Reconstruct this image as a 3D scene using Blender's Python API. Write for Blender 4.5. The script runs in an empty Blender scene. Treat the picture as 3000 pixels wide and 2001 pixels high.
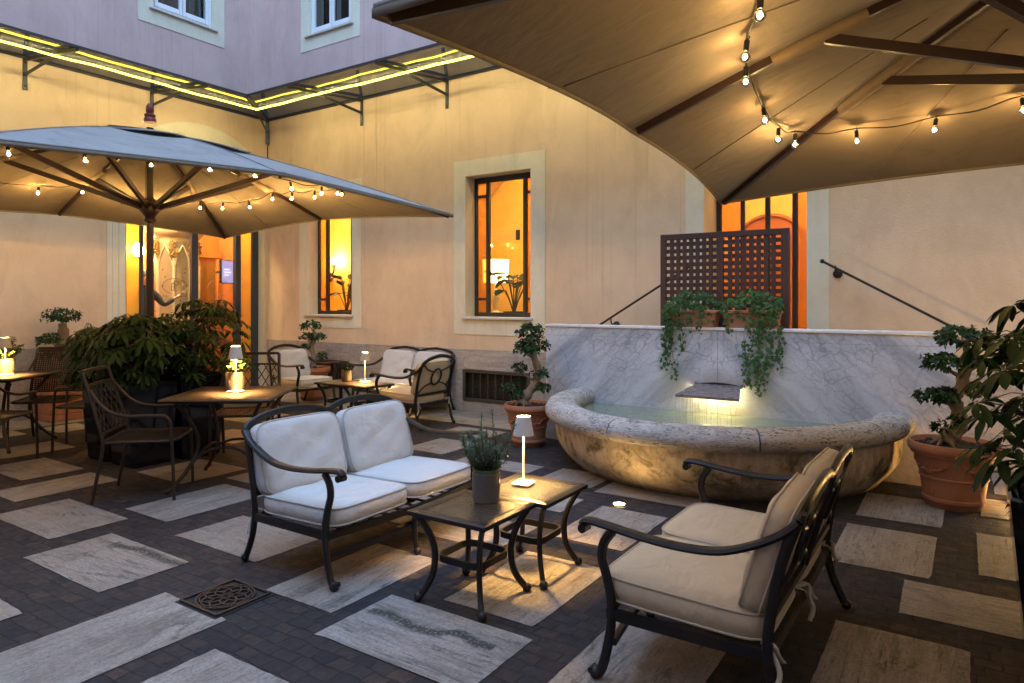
import bpy, math, random
from math import sin, cos, pi, radians
from mathutils import Vector, Matrix

random.seed(7)
SC = bpy.context.scene
COL = SC.collection

SUN_EL, SKY, EXPO = 0.0, .15, 7.5

# ------------------------------------------------------------------ helpers
class MB:
    """Collects faces and links them as one mesh object."""
    def __init__(self):
        self.v = []; self.f = []; self.m = []; self.cur = 0
    def add(self, verts, faces):
        o = len(self.v)
        self.v.extend([tuple(p) for p in verts])
        for fc in faces:
            self.f.append(tuple(i + o for i in fc)); self.m.append(self.cur)
    def box(self, x0, y0, z0, x1, y1, z1, c=0.0, M=None):
        if x0 > x1: x0, x1 = x1, x0
        if y0 > y1: y0, y1 = y1, y0
        if z0 > z1: z0, z1 = z1, z0
        if c <= 0:
            vs = [(x0,y0,z0),(x1,y0,z0),(x1,y1,z0),(x0,y1,z0),(x0,y0,z1),(x1,y0,z1),(x1,y1,z1),(x0,y1,z1)]
            fs = [(0,3,2,1),(4,5,6,7),(0,1,5,4),(1,2,6,5),(2,3,7,6),(3,0,4,7)]
        else:
            c = min(c, (x1-x0)*.49, (y1-y0)*.49, (z1-z0)*.49)
            vs = []
            def ring(z, i):
                a = i
                return [(x0+a,y0+0 if a==0 else y0+a,z),(x1-a,y0+a,z),(x1-a,y1-a,z),(x0+a,y1-a,z)]
            def oct_(z, d):
                # octagon outline with chamfered vertical edges; d = inset
                a = c
                X0, X1, Y0, Y1 = x0+d, x1-d, y0+d, y1-d
                a = max(c-d, 1e-5)
                return [(X0+a,Y0,z),(X1-a,Y0,z),(X1,Y0+a,z),(X1,Y1-a,z),(X1-a,Y1,z),(X0+a,Y1,z),(X0,Y1-a,z),(X0,Y0+a,z)]
            vs = oct_(z0, c*.98) + oct_(z0+c, 0) + oct_(z1-c, 0) + oct_(z1, c*.98)
            fs = [tuple(reversed(range(8))), tuple(range(24, 32))]
            for k in range(3):
                for i in range(8):
                    j = (i+1) % 8
                    fs.append((k*8+i, k*8+j, (k+1)*8+j, (k+1)*8+i))
        if M is not None:
            vs = [tuple(M @ Vector(p)) for p in vs]
        self.add(vs, fs)
    def quad(self, a, b, c, d):
        self.add([a, b, c, d], [(0,1,2,3)])
    def poly(self, pts):
        self.add(pts, [tuple(range(len(pts)))])
    def tube(self, pts, r, n=8, r2=None, up=None, closed=False, cap=True):
        """round (or flattened: r2 across) tube along pts; r may be a list"""
        P = [Vector(p) for p in pts]; k = len(P)
        rs = r if isinstance(r, (list, tuple)) else [r]*k
        up = Vector(up) if up else None
        vs = []; prev = None
        for i in range(k):
            if closed: t = P[(i+1) % k] - P[i-1]
            else: t = P[min(i+1, k-1)] - P[max(i-1, 0)]
            if t.length < 1e-9: t = Vector((0,0,1))
            t.normalize()
            if up is not None:
                a = up - t*up.dot(t)
                if a.length < 1e-4: a = t.orthogonal()
            elif prev is None: a = t.orthogonal()
            else:
                a = prev - t*prev.dot(t)
                if a.length < 1e-4: a = t.orthogonal()
            a.normalize(); prev = a
            b = t.cross(a)
            ra = rs[i]; rb = ra if r2 is None else ra*r2
            for j in range(n):
                an = 2*pi*j/n
                vs.append(P[i] + a*(cos(an)*ra) + b*(sin(an)*rb))
        fs = []
        for i in range(k if closed else k-1):
            i2 = (i+1) % k
            for j in range(n):
                j2 = (j+1) % n
                fs.append((i*n+j, i*n+j2, i2*n+j2, i2*n+j))
        if not closed and cap:
            fs.append(tuple(reversed(range(n)))); fs.append(tuple(range((k-1)*n, k*n)))
        self.add(vs, fs)
    def bar(self, pts, w, h, up=(0,0,1), closed=False):
        """rectangular section bar: w across, h along up"""
        P = [Vector(p) for p in pts]; k = len(P); vs = []
        U = Vector(up)
        for i in range(k):
            t = (P[(i+1) % k] - P[i-1]) if closed else (P[min(i+1,k-1)] - P[max(i-1,0)])
            t.normalize(); s = t.cross(U)
            if s.length < 1e-4: s = t.orthogonal()
            s.normalize(); u = s.cross(t)
            for a, b in ((-1,-1),(1,-1),(1,1),(-1,1)):
                vs.append(P[i] + s*(a*w/2) + u*(b*h/2))
        fs = []
        for i in range(k if closed else k-1):
            i2 = (i+1) % k
            for j in range(4):
                j2 = (j+1) % 4
                fs.append((i*4+j, i*4+j2, i2*4+j2, i2*4+j))
        if not closed:
            fs.append((3,2,1,0)); fs.append(tuple(range((k-1)*4, k*4)))
        self.add(vs, fs)
    def lathe(self, prof, n=24, c=(0,0,0), a0=0, a1=2*pi, cap=True, wob=0):
        full = abs(a1-a0-2*pi) < 1e-6
        m = n if full else n+1
        vs = []
        for r, z in prof:
            for j in range(m):
                an = a0 + (a1-a0)*j/n
                vs.append((c[0]+r*cos(an), c[1]+r*sin(an), c[2]+z))
        fs = []
        for i in range(len(prof)-1):
            for j in range(n):
                j2 = (j+1) % m
                fs.append((i*m+j, i*m+j2, (i+1)*m+j2, (i+1)*m+j))
        if full and cap:
            if prof[0][0] > 1e-5: fs.append(tuple(reversed(range(m))))
            if prof[-1][0] > 1e-5: fs.append(tuple(range((len(prof)-1)*m, len(prof)*m)))
        self.add(vs, fs)
    def ball(self, c, r, n=10, k=6, sz=1.0):
        self.lathe([(r*sin(pi*i/k) if 0<i<k else 0.0001, -r*sz*cos(pi*i/k)) for i in range(k+1)], n, c)
    def leaf(self, base, d, up, L, W, droop=.3, fold=.25, rows=((.35,1.),(.7,.75))):
        d = Vector(d).normalized(); up = Vector(up)
        s = d.cross(up)
        if s.length < 1e-4: s = d.orthogonal()
        s.normalize(); u = s.cross(d); b = Vector(base)
        def ctr(t): return b + d*(L*t) - Vector((0,0,1))*(droop*L*t*t)
        vs = [b]
        for t, w in rows:
            c = ctr(t)
            vs += [c - s*(W*w/2) + u*(fold*W*w/2), c, c + s*(W*w/2) + u*(fold*W*w/2)]
        vs.append(ctr(1))
        fs = [(0,2,1),(0,3,2)]
        for i in range(len(rows)-1):
            o = 1+3*i
            fs += [(o,o+1,o+4,o+3),(o+1,o+2,o+5,o+4)]
        o = 1+3*(len(rows)-1); e = len(vs)-1
        fs += [(o,o+1,e),(o+1,o+2,e)]
        self.add(vs, fs)
    def build(self, name, mats, parent=None, sharp=38, loc=None, rz=0):
        me = bpy.data.meshes.new(name)
        me.from_pydata(self.v, [], self.f)
        if not isinstance(mats, (list, tuple)): mats = [mats]
        for m in mats: me.materials.append(m)
        if len(mats) > 1: me.polygons.foreach_set('material_index', self.m)
        me.polygons.foreach_set('use_smooth', [True]*len(self.f))
        me.update()
        if sharp: me.set_sharp_from_angle(angle=radians(sharp))
        o = bpy.data.objects.new(name, me); COL.objects.link(o)
        if parent: o.parent = parent
        if loc: o.location = loc
        o.rotation_euler.z = rz
        return o

def cr(pts, n=6, closed=False):
    """Catmull-Rom through pts"""
    P = [Vector(p) for p in pts]; k = len(P); out = []
    for i in range(k if closed else k-1):
        if closed: a,b,c,d = P[i-1],P[i],P[(i+1)%k],P[(i+2)%k]
        else: a,b,c,d = P[max(i-1,0)],P[i],P[i+1],P[min(i+2,k-1)]
        for j in range(n):
            t = j/n
            out.append(.5*((2*b)+(c-a)*t+(2*a-5*b+4*c-d)*t*t+(3*b-a-3*c+d)*t**3))
    if not closed: out.append(P[-1])
    return out

def tag(o, label=None, cat=None, group=None, kind=None):
    if label: o['label'] = label
    if cat: o['category'] = cat
    if group: o['group'] = group
    if kind: o['kind'] = kind
    return o

def thing(name, label, cat, loc=(0,0,0), rz=0, group=None):
    o = bpy.data.objects.new(name, None); COL.objects.link(o)
    o.empty_display_size = .1
    o.location = loc; o.rotation_euler.z = rz
    return tag(o, label, cat, group)

def dup(root, loc, rz=0, label=None, group=None):
    def cp(o, par):
        c = o.copy(); COL.objects.link(c)
        if par: c.parent = par
        for ch in list(o.children): cp(ch, c)
        return c
    r = cp(root, None)
    r.location = loc; r.rotation_euler.z = rz
    if label: r['label'] = label
    if group: r['group'] = group
    return r

# ------------------------------------------------------------------ materials
class NT:
    def __init__(self, name):
        self.mat = bpy.data.materials.new(name); self.mat.use_nodes = True
        self.t = self.mat.node_tree; self.n = self.t.nodes; self.l = self.t.links
        self.b = self.n['Principled BSDF']; self.out = self.n['Material Output']
        self._pos = None
    def new(self, t, **k):
        nd = self.n.new(t)
        for a, v in k.items(): setattr(nd, a, v)
        return nd
    def put(self, sock, val):
        if isinstance(val, bpy.types.NodeSocket): self.l.new(val, sock)
        else:
            if isinstance(val, (tuple, list)) and len(val) == 3 and sock.type == 'RGBA': val = (*val, 1)
            sock.default_value = val
    def pos(self):
        if not self._pos: self._pos = self.new('ShaderNodeNewGeometry')
        return self._pos.outputs['Position']
    def island(self):
        self.pos(); return self._pos.outputs['Random Per Island']
    def obj(self): return self.new('ShaderNodeTexCoord').outputs['Object']
    def mapv(self, vec, scale=(1,1,1), rot=(0,0,0), loc=(0,0,0)):
        m = self.new('ShaderNodeMapping'); self.put(m.inputs[0], vec)
        m.inputs['Scale'].default_value = scale; m.inputs['Rotation'].default_value = rot; m.inputs['Location'].default_value = loc
        return m.outputs[0]
    def noise(self, vec, scale=5, detail=4, rough=.55, dist=0):
        m = self.new('ShaderNodeTexNoise'); self.put(m.inputs['Vector'], vec)
        m.inputs['Scale'].default_value = scale; m.inputs['Detail'].default_value = detail
        m.inputs['Roughness'].default_value = rough; m.inputs['Distortion'].default_value = dist
        return m.outputs['Fac']
    def vor(self, vec, scale=5, feat='F1'):
        m = self.new('ShaderNodeTexVoronoi', feature=feat); self.put(m.inputs['Vector'], vec)
        m.inputs['Scale'].default_value = scale
        return m.outputs['Distance']
    def wave(self, vec, scale, dist=0, detail=2, dirn='X', dscale=1):
        m = self.new('ShaderNodeTexWave', bands_direction=dirn); self.put(m.inputs['Vector'], vec)
        m.inputs['Scale'].default_value = scale; m.inputs['Distortion'].default_value = dist
        m.inputs['Detail'].default_value = detail; m.inputs['Detail Scale'].default_value = dscale
        return m.outputs['Fac']
    def ramp(self, fac, stops, interp='LINEAR'):
        m = self.new('ShaderNodeValToRGB'); self.put(m.inputs[0], fac)
        e = m.color_ramp.elements; m.color_ramp.interpolation = interp
        while len(e) < len(stops): e.new(.5)
        for i, (p, c) in enumerate(stops):
            e[i].position = p
            if not isinstance(c, (tuple, list)): c = (c, c, c)
            e[i].color = (*c, 1)
        return m.outputs[0]
    def mix(self, fac, a, b, mode='MIX'):
        m = self.new('ShaderNodeMix', data_type='RGBA', blend_type=mode)
        self.put(m.inputs[0], fac); self.put(m.inputs[6], a); self.put(m.inputs[7], b)
        return m.outputs[2]
    def math(self, op, a, b=0.0):
        m = self.new('ShaderNodeMath', operation=op); self.put(m.inputs[0], a)
        if b is not None: self.put(m.inputs[1], b)
        return m.outputs[0]
    def sep(self, vec):
        m = self.new('ShaderNodeSeparateXYZ'); self.put(m.inputs[0], vec); return m.outputs
    def comb(self, x, y, z):
        m = self.new('ShaderNodeCombineXYZ')
        for s, v in zip(m.inputs, (x, y, z)): self.put(s, v)
        return m.outputs[0]
    def bump(self, h, strength=.3, dist=.01, normal=None):
        m = self.new('ShaderNodeBump'); self.put(m.inputs['Height'], h)
        m.inputs['Strength'].default_value = strength; m.inputs['Distance'].default_value = dist
        if normal is not None: self.put(m.inputs['Normal'], normal)
        self.l.new(m.outputs[0], self.b.inputs['Normal']); return m.outputs[0]
    def set(self, col=None, rough=None, metal=None, spec=None, **k):
        if col is not None: self.put(self.b.inputs['Base Color'], col)
        if rough is not None: self.put(self.b.inputs['Roughness'], rough)
        if metal is not None: self.put(self.b.inputs['Metallic'], metal)
        if spec is not None: self.put(self.b.inputs['Specular IOR Level'], spec)
        for a, v in k.items(): self.put(self.b.inputs[a.replace('_', ' ')], v)
        return self
    def emit(self, col, st):
        self.put(self.b.inputs['Emission Color'], col); self.put(self.b.inputs['Emission Strength'], st); return self

def simple(name, col, rough=.5, metal=0, var=.15, scale=9, bump=0, bscale=60, spec=.5):
    t = NT(name); v = t.obj()
    n = t.noise(v, scale, 5)
    c = t.mix(n, tuple(x*(1-var) for x in col), tuple(min(1, x*(1+var)) for x in col))
    t.set(c, t.ramp(n, [(.3, max(0, rough-.06)), (.7, min(1, rough+.06))]), metal, spec)
    if bump: t.bump(t.noise(v, bscale, 3), bump, .004)
    return t.mat

def glow(name, col, st):
    t = NT(name); t.set((.02,.02,.02), .6)
    t.emit(col, st*2**-EXPO); return t.mat

def leaf_mat(name, a, b, rough=.42, trans=.18):
    t = NT(name); rough = rough+.12
    c = t.mix(t.island(), a, b)
    n = t.noise(t.pos(), 3.2, 2)
    c = t.mix(t.ramp(n, [(.35, 0.), (.7, .55)]), c, tuple(x*1.5 for x in b))
    t.set(c, rough, 0, .16)
    tr = t.new('ShaderNodeBsdfTranslucent'); t.put(tr.inputs[0], c)
    mx = t.new('ShaderNodeMixShader'); mx.inputs[0].default_value = trans
    t.l.new(t.b.outputs[0], mx.inputs[1]); t.l.new(tr.outputs[0], mx.inputs[2])
    t.l.new(mx.outputs[0], t.out.inputs[0])
    return t.mat

MAT = {}
def make_materials():
    # plaster of the courtyard walls: pinkish lime plaster, patchy, with thin run-off streaks
    def plaster(name, base, dark, streak=.5):
        t = NT(name); p = t.pos()
        n1 = t.noise(p, .8, 5, .6); n2 = t.noise(p, 5, 6, .6)
        c = t.mix(t.ramp(n1, [(.35, 0.), (.65, 1.)]), base, dark)
        n3 = t.noise(t.mapv(p, (1, 1, .45)), 1.7, 6, .68, .8)
        c = t.mix(t.ramp(n3, [(.46, 0.), (.62, .55)]), c, tuple(x*.86 for x in dark))
        c = t.mix(t.ramp(n2, [(.4, 0.), (.75, .3)]), c, tuple(x*1.1 for x in base))
        st = t.noise(t.mapv(p, (7, 7, .12)), 3.0, 5, .65)
        zone = t.noise(t.mapv(p, (.35, .35, .1)), 1.6, 2)
        m = t.math('MULTIPLY', t.ramp(st, [(.56, 0.), (.72, streak)]), t.ramp(zone, [(.45, 0.), (.6, 1.)]))
        c = t.mix(m, c, tuple(x*.55 for x in dark))
        blot = t.noise(p, 2.2, 6, .72, 1.2)
        c = t.mix(t.ramp(blot, [(.62, 0.), (.78, .22)]), c, tuple(x*.6 for x in dark))
        cm = t.ramp(t.noise(t.mapv(p, (1, 1, .35)), 6, 7, .75, 1.5), [(.66, 0.), (.70, .25)])
        c = t.mix(cm, c, tuple(x*.72 for x in dark))
        t.set(c, .88, 0, .2)
        g = t.math('ADD', t.noise(p, 55, 4, .6), t.math('MULTIPLY', t.noise(p, 14, 3), .6))
        t.bump(t.math('SUBTRACT', g, t.math('MULTIPLY', cm, 2.0)), .55, .006)
        return t.mat
    MAT['plaster'] = plaster('plaster', (.625,.45,.405), (.545,.39,.35))
    MAT['plaster_ledlit'] = plaster('plaster_with_led_glow', (.71,.555,.385), (.64,.48,.325), .5)  # same plaster lightened to cream: an even LED wash put into the colour
    MAT['surround'] = plaster('surround_plaster', (.73,.69,.54), (.66,.61,.47), .3)
    MAT['roomwall'] = plaster('ochre_plaster', (.80,.56,.15), (.72,.46,.10), .1)
    MAT['roomwood'] = simple('red_wood', (.40,.125,.03), .35, 0, .3, 3)

    # travertine, three grains
    def trav(name, ax, lo=(.195,.168,.142), hi=(.46,.41,.36), stain=.9, pit=.8, dirt=(.05,.045,.04), sc=1.0, wet=.55, veins=()):
        t = NT(name); p = t.pos()
        isl = t.island()
        off = t.comb(t.math('MULTIPLY', isl, 37.0), t.math('MULTIPLY', isl, 91.0), t.math('MULTIPLY', isl, 13.0))
        va = t.new('ShaderNodeVectorMath', operation='ADD'); t.put(va.inputs[0], p); t.put(va.inputs[1], off)
        q = va.outputs[0]
        s = {'x': (1.1, 13, 13), 'y': (13, 1.1, 13), 'z': (2.2, 2.2, 12)}[ax]
        band = t.noise(t.mapv(q, s), 1.8*sc, 7, .62, .9)
        c = t.ramp(band, [(.3, lo), (.52, tuple((a+b)/2 for a, b in zip(lo, hi))), (.72, hi)])
        big = t.noise(q, 1.4*sc, 4, .6)
        c = t.mix(t.ramp(big, [(.4, 0.), (.75, .5)]), c, tuple(x*.78 for x in lo))
        c = t.mix(t.math('MULTIPLY', isl, .6), c, tuple(x*y for x, y in zip(hi, (.66,.58,.50))))
        s2 = tuple(x*2.4 for x in s)
        ps = t.noise(t.mapv(q, s2), 2.6*sc, 5, .7)
        where = t.ramp(t.noise(t.mapv(q, tuple(x*.5 for x in s)), 2.4*sc, 3), [(.42, .25), (.62, 1.)])
        if ax == 'z':   # larger open pores of the rim
            pv = t.vor(t.mapv(q, (1, 1, 2.2)), 26); ps = t.math('ADD', ps, t.math('MULTIPLY', t.ramp(pv, [(.16, 1.), (.30, 0.)]), .15))
        pm = t.math('MULTIPLY', t.ramp(ps, [(.51 if ax == 'z' else .545, 0.), (.56 if ax == 'z' else .62, pit)]), where)
        c = t.mix(pm, c, dirt)
        vn = t.noise(t.mapv(q, tuple(x**.55*.9 for x in s)), 1.5*sc, 5, .65, 2.2)
        sm = t.math('MULTIPLY', t.ramp(vn, [(.555, 0.), (.60, stain), (.68, .35*stain)]), t.ramp(t.noise(q, 30*sc, 4, .7), [(.35, .15), (.6, 1.)]))
        sm = t.math('MULTIPLY', sm, t.ramp(t.noise(q, 1.1*sc, 2), [(.44, 0.), (.56, 1.)]))
        c = t.mix(sm, c, dirt)
        dz = t.noise(q, 3.4*sc, 8, .74, .6)
        c = t.mix(t.ramp(dz, [(.5, 0.), (.68, .6)]), c, tuple(x*.55 for x in lo))
        gr = t.noise(q, 75*sc, 3, .7)
        c = t.mix(t.ramp(gr, [(.32, .55), (.56, 0.)]), c, tuple(x*.5 for x in lo))
        for vein in veins:     # one long dark seam that this particular slab has
            X_, Y_, _z = t.sep(p); (xa, xb, ya, yb, pts_) = vein
            fx = t.math('DIVIDE', t.math('SUBTRACT', X_, xa), xb-xa)
            yc = t.math('ADD', t.math('MULTIPLY', t.ramp(fx, pts_, 'B_SPLINE'), yb-ya), ya)
            dn = t.math('ADD', t.math('ABSOLUTE', t.math('SUBTRACT', Y_, yc), None), t.math('MULTIPLY', t.math('SUBTRACT', t.noise(p, 24, 5, .7), .5), .055))
            ins = t.math('MULTIPLY', t.math('GREATER_THAN', fx, 0.0), t.math('LESS_THAN', fx, 1.0))
            ins = t.math('MULTIPLY', ins, t.math('LESS_THAN', t.math('ABSOLUTE', t.math('SUBTRACT', Y_, (ya+yb)/2), None), .27))
            vm = t.math('MULTIPLY', ins, t.math('MULTIPLY', t.ramp(dn, [(.016, 1.), (.046, 0.)]), t.ramp(t.noise(p, 60, 3, .7), [(.36, .2), (.5, 1.)])))
            c = t.mix(vm, c, (.035,.04,.03))
        t.set(c, t.ramp(band, [(.3, wet), (.7, wet+.2)]), 0, .4)
        h = t.math('SUBTRACT', t.math('MULTIPLY', t.noise(q, 40*sc, 4), .5), t.math('ADD', pm, sm))
        t.bump(h, .5, .004)
        return t.mat
    MAT['trav_x'] = trav('travertine_grain_along', 'x', veins=[(-2.40,-1.69,2.3,2.5,[(0,.40),(.15,.51),(.26,.44),(.4,.29),(.51,.365),(.62,.445),(.68,.7),(.76,.68),(.87,.475),(1,.6)]), (-4.39,-3.70,2.1,2.3,[(0,.3),(.18,.28),(.35,.53),(.6,.485),(.8,.4),(1,.55)])]); MAT['trav_y'] = trav('travertine_grain_across', 'y')
    MAT['trav_wall'] = trav('travertine_plinth', 'x', (.34,.29,.25), (.58,.52,.46), .5, .6, (.10,.08,.07), 1.0, .7)
    MAT['trav_rim'] = trav('travertine_rim', 'z', (.42,.39,.36), (.66,.62,.58), .75, 1.0, (.045,.035,.03), 2.0, .7)
    # fountain bowl: same stone, streaked with moss and drip stains
    t = NT('mossy_travertine'); p = t.pos()
    drip = t.noise(t.mapv(p, (9, 9, .7)), 2.2, 6, .65)
    c = t.ramp(drip, [(.3, (.40,.29,.19)), (.55, (.58,.45,.31)), (.75, (.66,.55,.40))])
    blot = t.noise(p, 2.4, 6, .7, 1.0)
    c = t.mix(t.ramp(blot, [(.48, 0.), (.68, .55)]), c, (.16,.115,.065))
    mo = t.noise(t.mapv(p, (1.2, 1.2, 1.0), loc=(3, 1, 0)), 3.2, 7, .75, .6)
    zz = t.sep(p)[2]
    mz = t.ramp(zz, [(.05, .3), (.18, 1.), (.36, .9), (.44, .2)])
    c = t.mix(t.math('MULTIPLY', t.ramp(mo, [(.48, 0.), (.60, .9)]), mz), c, (.06,.06,.018))
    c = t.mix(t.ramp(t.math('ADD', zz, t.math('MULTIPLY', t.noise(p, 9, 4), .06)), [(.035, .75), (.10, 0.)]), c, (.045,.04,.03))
    t.set(c, .75, 0, .3); t.bump(t.math('ADD', t.noise(p, 35, 5, .6), t.math('MULTIPLY', drip, .6)), .45, .006)
    MAT['basin'] = t.mat
    # book-matched veined marble
    t = NT('veined_marble'); p = t.pos(); X, Y, Z = t.sep(p)
    ax = t.math('ABSOLUTE', t.math('ADD', X, 1.94), None)
    q = t.comb(ax, Y, Z)
    r1 = t.mapv(q, (1, 1, 1), (0, radians(-42), 0))
    cloud = t.noise(t.mapv(r1, (.55, 1, 2.6)), 1.5, 6, .6, .5)
    c = t.ramp(cloud, [(.36, (.36,.375,.41)), (.5, (.53,.54,.565)), (.66, (.64,.64,.65))])
    wob = t.new('ShaderNodeTexNoise'); t.put(wob.inputs['Vector'], r1); wob.inputs['Scale'].default_value = 3.2; wob.inputs['Detail'].default_value = 6
    mixv = t.new('ShaderNodeMix', data_type='VECTOR'); mixv.inputs[0].default_value = .22
    t.put(mixv.inputs[4], r1); t.put(mixv.inputs[5], wob.outputs['Color'])
    v1 = t.vor(t.mapv(mixv.outputs[1], (1.6, 2.2, 3.6)), 4.6, 'DISTANCE_TO_EDGE')
    v2 = t.vor(t.mapv(mixv.outputs[1], (2.2, 2.2, 3.6), (0, .5, 0)), 9.5, 'DISTANCE_TO_EDGE')
    msk = t.ramp(t.noise(r1, 1.7, 4), [(.38, .15), (.62, 1.)])
    c = t.mix(t.math('MULTIPLY', t.ramp(v1, [(0., .6), (.07, 0.)]), msk), c, (.13,.14,.165))
    c = t.mix(t.math('MULTIPLY', t.ramp(v2, [(0., .5), (.08, 0.)]), msk), c, (.19,.20,.22))
    # lime deposit around the spout
    dx = t.math('DIVIDE', t.math('SUBTRACT', ax, .0), .75); dz = t.math('DIVIDE', t.math('SUBTRACT', Z, .58), .30)
    rad = t.math('ADD', t.math('MULTIPLY', dx, dx), t.math('MULTIPLY', dz, dz))
    dep = t.math('MULTIPLY', t.ramp(rad, [(.3, .75), (1., 0.)]), t.ramp(t.noise(p, 5, 6, .7), [(.4, .2), (.6, 1.)]))
    c = t.mix(dep, c, (.42,.38,.28))
    lowz = t.math('MULTIPLY', t.ramp(Z, [(.06, .8), (.3, 0.)]), t.ramp(t.noise(p, 4, 5), [(.35, .2), (.6, 1.)]))
    c = t.mix(lowz, c, (.40,.27,.15))
    seam = t.ramp(ax, [(.0025, .7), (.005, 0.)])
    c = t.mix(seam, c, (.15,.15,.15))
    seam2 = t.ramp(t.math('ABSOLUTE', t.math('SUBTRACT', Z, 1.135), None), [(.0015, .55), (.004, 0.)])
    c = t.mix(t.math('MULTIPLY', seam2, t.ramp(ax, [(1.30/2.0, 0.), (1.34/2.0, 1.)])), c, (.16,.15,.15))
    t.set(c, t.ramp(cloud, [(.3, .32), (.7, .45)]), 0, .45)
    MAT['marble'] = t.mat
    MAT['marble_plain'] = simple('white_marble_edge', (.72,.71,.69), .3, 0, .06)

    # small porphyry setts
    t = NT('porphyry_setts'); p = t.pos()
    wv = t.new('ShaderNodeTexNoise'); t.put(wv.inputs['Vector'], p); wv.inputs['Scale'].default_value = 6; wv.inputs['Detail'].default_value = 3
    mv = t.new('ShaderNodeMix', data_type='VECTOR'); mv.inputs[0].default_value = .05
    t.put(mv.inputs[4], p); t.put(mv.inputs[5], wv.outputs['Color'])
    br = t.new('ShaderNodeTexBrick'); t.put(br.inputs['Vector'], mv.outputs[1])
    br.inputs['Scale'].default_value = 1; br.inputs['Brick Width'].default_value = .098; br.inputs['Row Height'].default_value = .074
    br.inputs['Mortar Size'].default_value = .0045; br.inputs['Mortar Smooth'].default_value = .6; br.inputs['Bias'].default_value = 0
    br.inputs['Color1'].default_value = (.0,.0,.0,1); br.inputs['Color2'].default_value = (1,1,1,1); br.inputs['Mortar'].default_value = (.5,.5,.5,1)
    br.offset = .45; br.squash = 1.15; br.squash_frequency = 3
    rnd = t.ramp(br.outputs['Color'], [(0., (.026,.026,.030)), (.25, (.046,.042,.043)), (.5, (.060,.047,.041)), (.75, (.036,.032,.034)), (1., (.086,.058,.044))])
    n = t.noise(p, 18, 6, .7)
    c = t.mix(t.ramp(n, [(.35, 0.), (.7, .6)]), rnd, (.026,.023,.022))
    big = t.noise(p, .9, 4)
    c = t.mix(t.ramp(big, [(.4, 0.), (.7, .5)]), c, (.030,.027,.029))
    mort = br.outputs['Fac']
    c = t.mix(t.math('MULTIPLY', t.math('MULTIPLY', mort, t.ramp(t.noise(p, 7, 4), [(.35, .15), (.65, .95)])), .8), c, (.012,.011,.010))
    moss = t.math('MULTIPLY', t.ramp(t.noise(p, 1.6, 5, .7), [(.56, 0.), (.68, .8)]), t.math('ADD', t.math('MULTIPLY', mort, .7), t.ramp(t.noise(p, 20, 4), [(.5, 0.), (.7, .45)])))
    c = t.mix(moss, c, (.035,.04,.012))
    grit = t.vor(p, 42); 
    gm = t.math('MULTIPLY', t.ramp(grit, [(.045, 1.), (.08, 0.)]), t.ramp(t.noise(p, 2.2, 3), [(.5, 0.), (.6, .9)]))
    c = t.mix(gm, c, (.25,.24,.24))
    t.set(c, t.ramp(n, [(.3, .62), (.7, .85)]), 0, .14)
    h = t.math('ADD', t.math('MULTIPLY', t.math('SUBTRACT', 1.0, mort), .7), t.math('MULTIPLY', n, .7))
    t.bump(h, .6, .010)
    MAT['setts'] = t.mat

    # woven fabrics
    def fabric(name, col, var=.06, wr=.45, trans=0, stain=None, weave=700):
        t = NT(name); v = t.obj(); p = t.pos()
        n = t.noise(p, 3, 5, .6)
        c = t.mix(n, tuple(x*(1-var) for x in col), tuple(min(1, x*(1+var)) for x in col))
        if stain:
            s = t.noise(t.mapv(p, (1, 1, 1)), 2.6, 8, .78, 1.2)
            c = t.mix(t.ramp(s, [(.5, 0.), (.68, .6)]), c, stain)
        t.set(c, .9, 0, .15)
        t.b.inputs['Sheen Weight'].default_value = .15
        wk = t.noise(t.mapv(v, (1, 2.2, 1)), 4.5, 3, .5, .9)
        wv = t.math('ADD', t.wave(v, weave/6.28/3, 0, 0, 'X'), t.wave(v, weave/6.28/3, 0, 0, 'Y'))
        b1 = t.bump(wk, wr, .02); t.bump(t.noise(v, 260, 2), .25, .002, b1)
        if trans:
            tr = t.new('ShaderNodeBsdfTranslucent'); t.put(tr.inputs[0], c)
            mx = t.new('ShaderNodeMixShader'); mx.inputs[0].default_value = trans
            t.l.new(t.b.outputs[0], mx.inputs[1]); t.l.new(tr.outputs[0], mx.inputs[2]); t.l.new(mx.outputs[0], t.out.inputs[0])
        return t.mat
    MAT['cushion'] = fabric('white_cushion_canvas', (.585,.56,.53), .06, .8, 0, (.50,.48,.44))
    MAT['cushion_warmlit'] = fabric('warm_lit_cushion_canvas', (.57,.465,.315), .08, .85, 0, (.49,.39,.25))  # the white canvas again, with warm lamplight put into its colour
    MAT['piping'] = simple('piping_cord', (.44,.42,.39), .85)
    MAT['piping_warmlit'] = simple('warm_lit_piping_cord', (.50,.43,.32), .85)  # cord tinted with the same warm light
    MAT['canopy'] = fabric('weathered_parasol_canvas', (.31,.295,.275), .22, .35, .04, (.15,.145,.14))
    MAT['lining'] = fabric('tan_parasol_underside', (.225,.165,.105), .12, .25, .04, (.15,.105,.065))
    MAT['hem'] = simple('dark_hem', (.20,.16,.11), .85, 0, .3, 20)

    # metals and woods
    MAT['iron'] = simple('dark_cast_metal', (.030,.027,.026), .36, .55, .2, 14, .15, 90)
    MAT['bronze'] = simple('bronze_powder_coat', (.048,.032,.022), .42, .5, .2, 12, .12, 120)
    MAT['steel'] = simple('grey_bracket_steel', (.05,.052,.055), .5, .5, .25, 12)
    MAT['frame'] = simple('dark_window_metal', (.045,.037,.030), .45, .3, .15)
    MAT['doorframe'] = simple('slate_blue_door_metal', (.055,.065,.085), .4, .4, .15)
    MAT['wood'] = simple('dark_stained_wood', (.030,.012,.009), .42, 0, .35, 5, .2, 40)
    MAT['lattice'] = simple('brown_lattice_wood', (.055,.022,.014), .55, 0, .3, 6, .2, 40)
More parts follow.
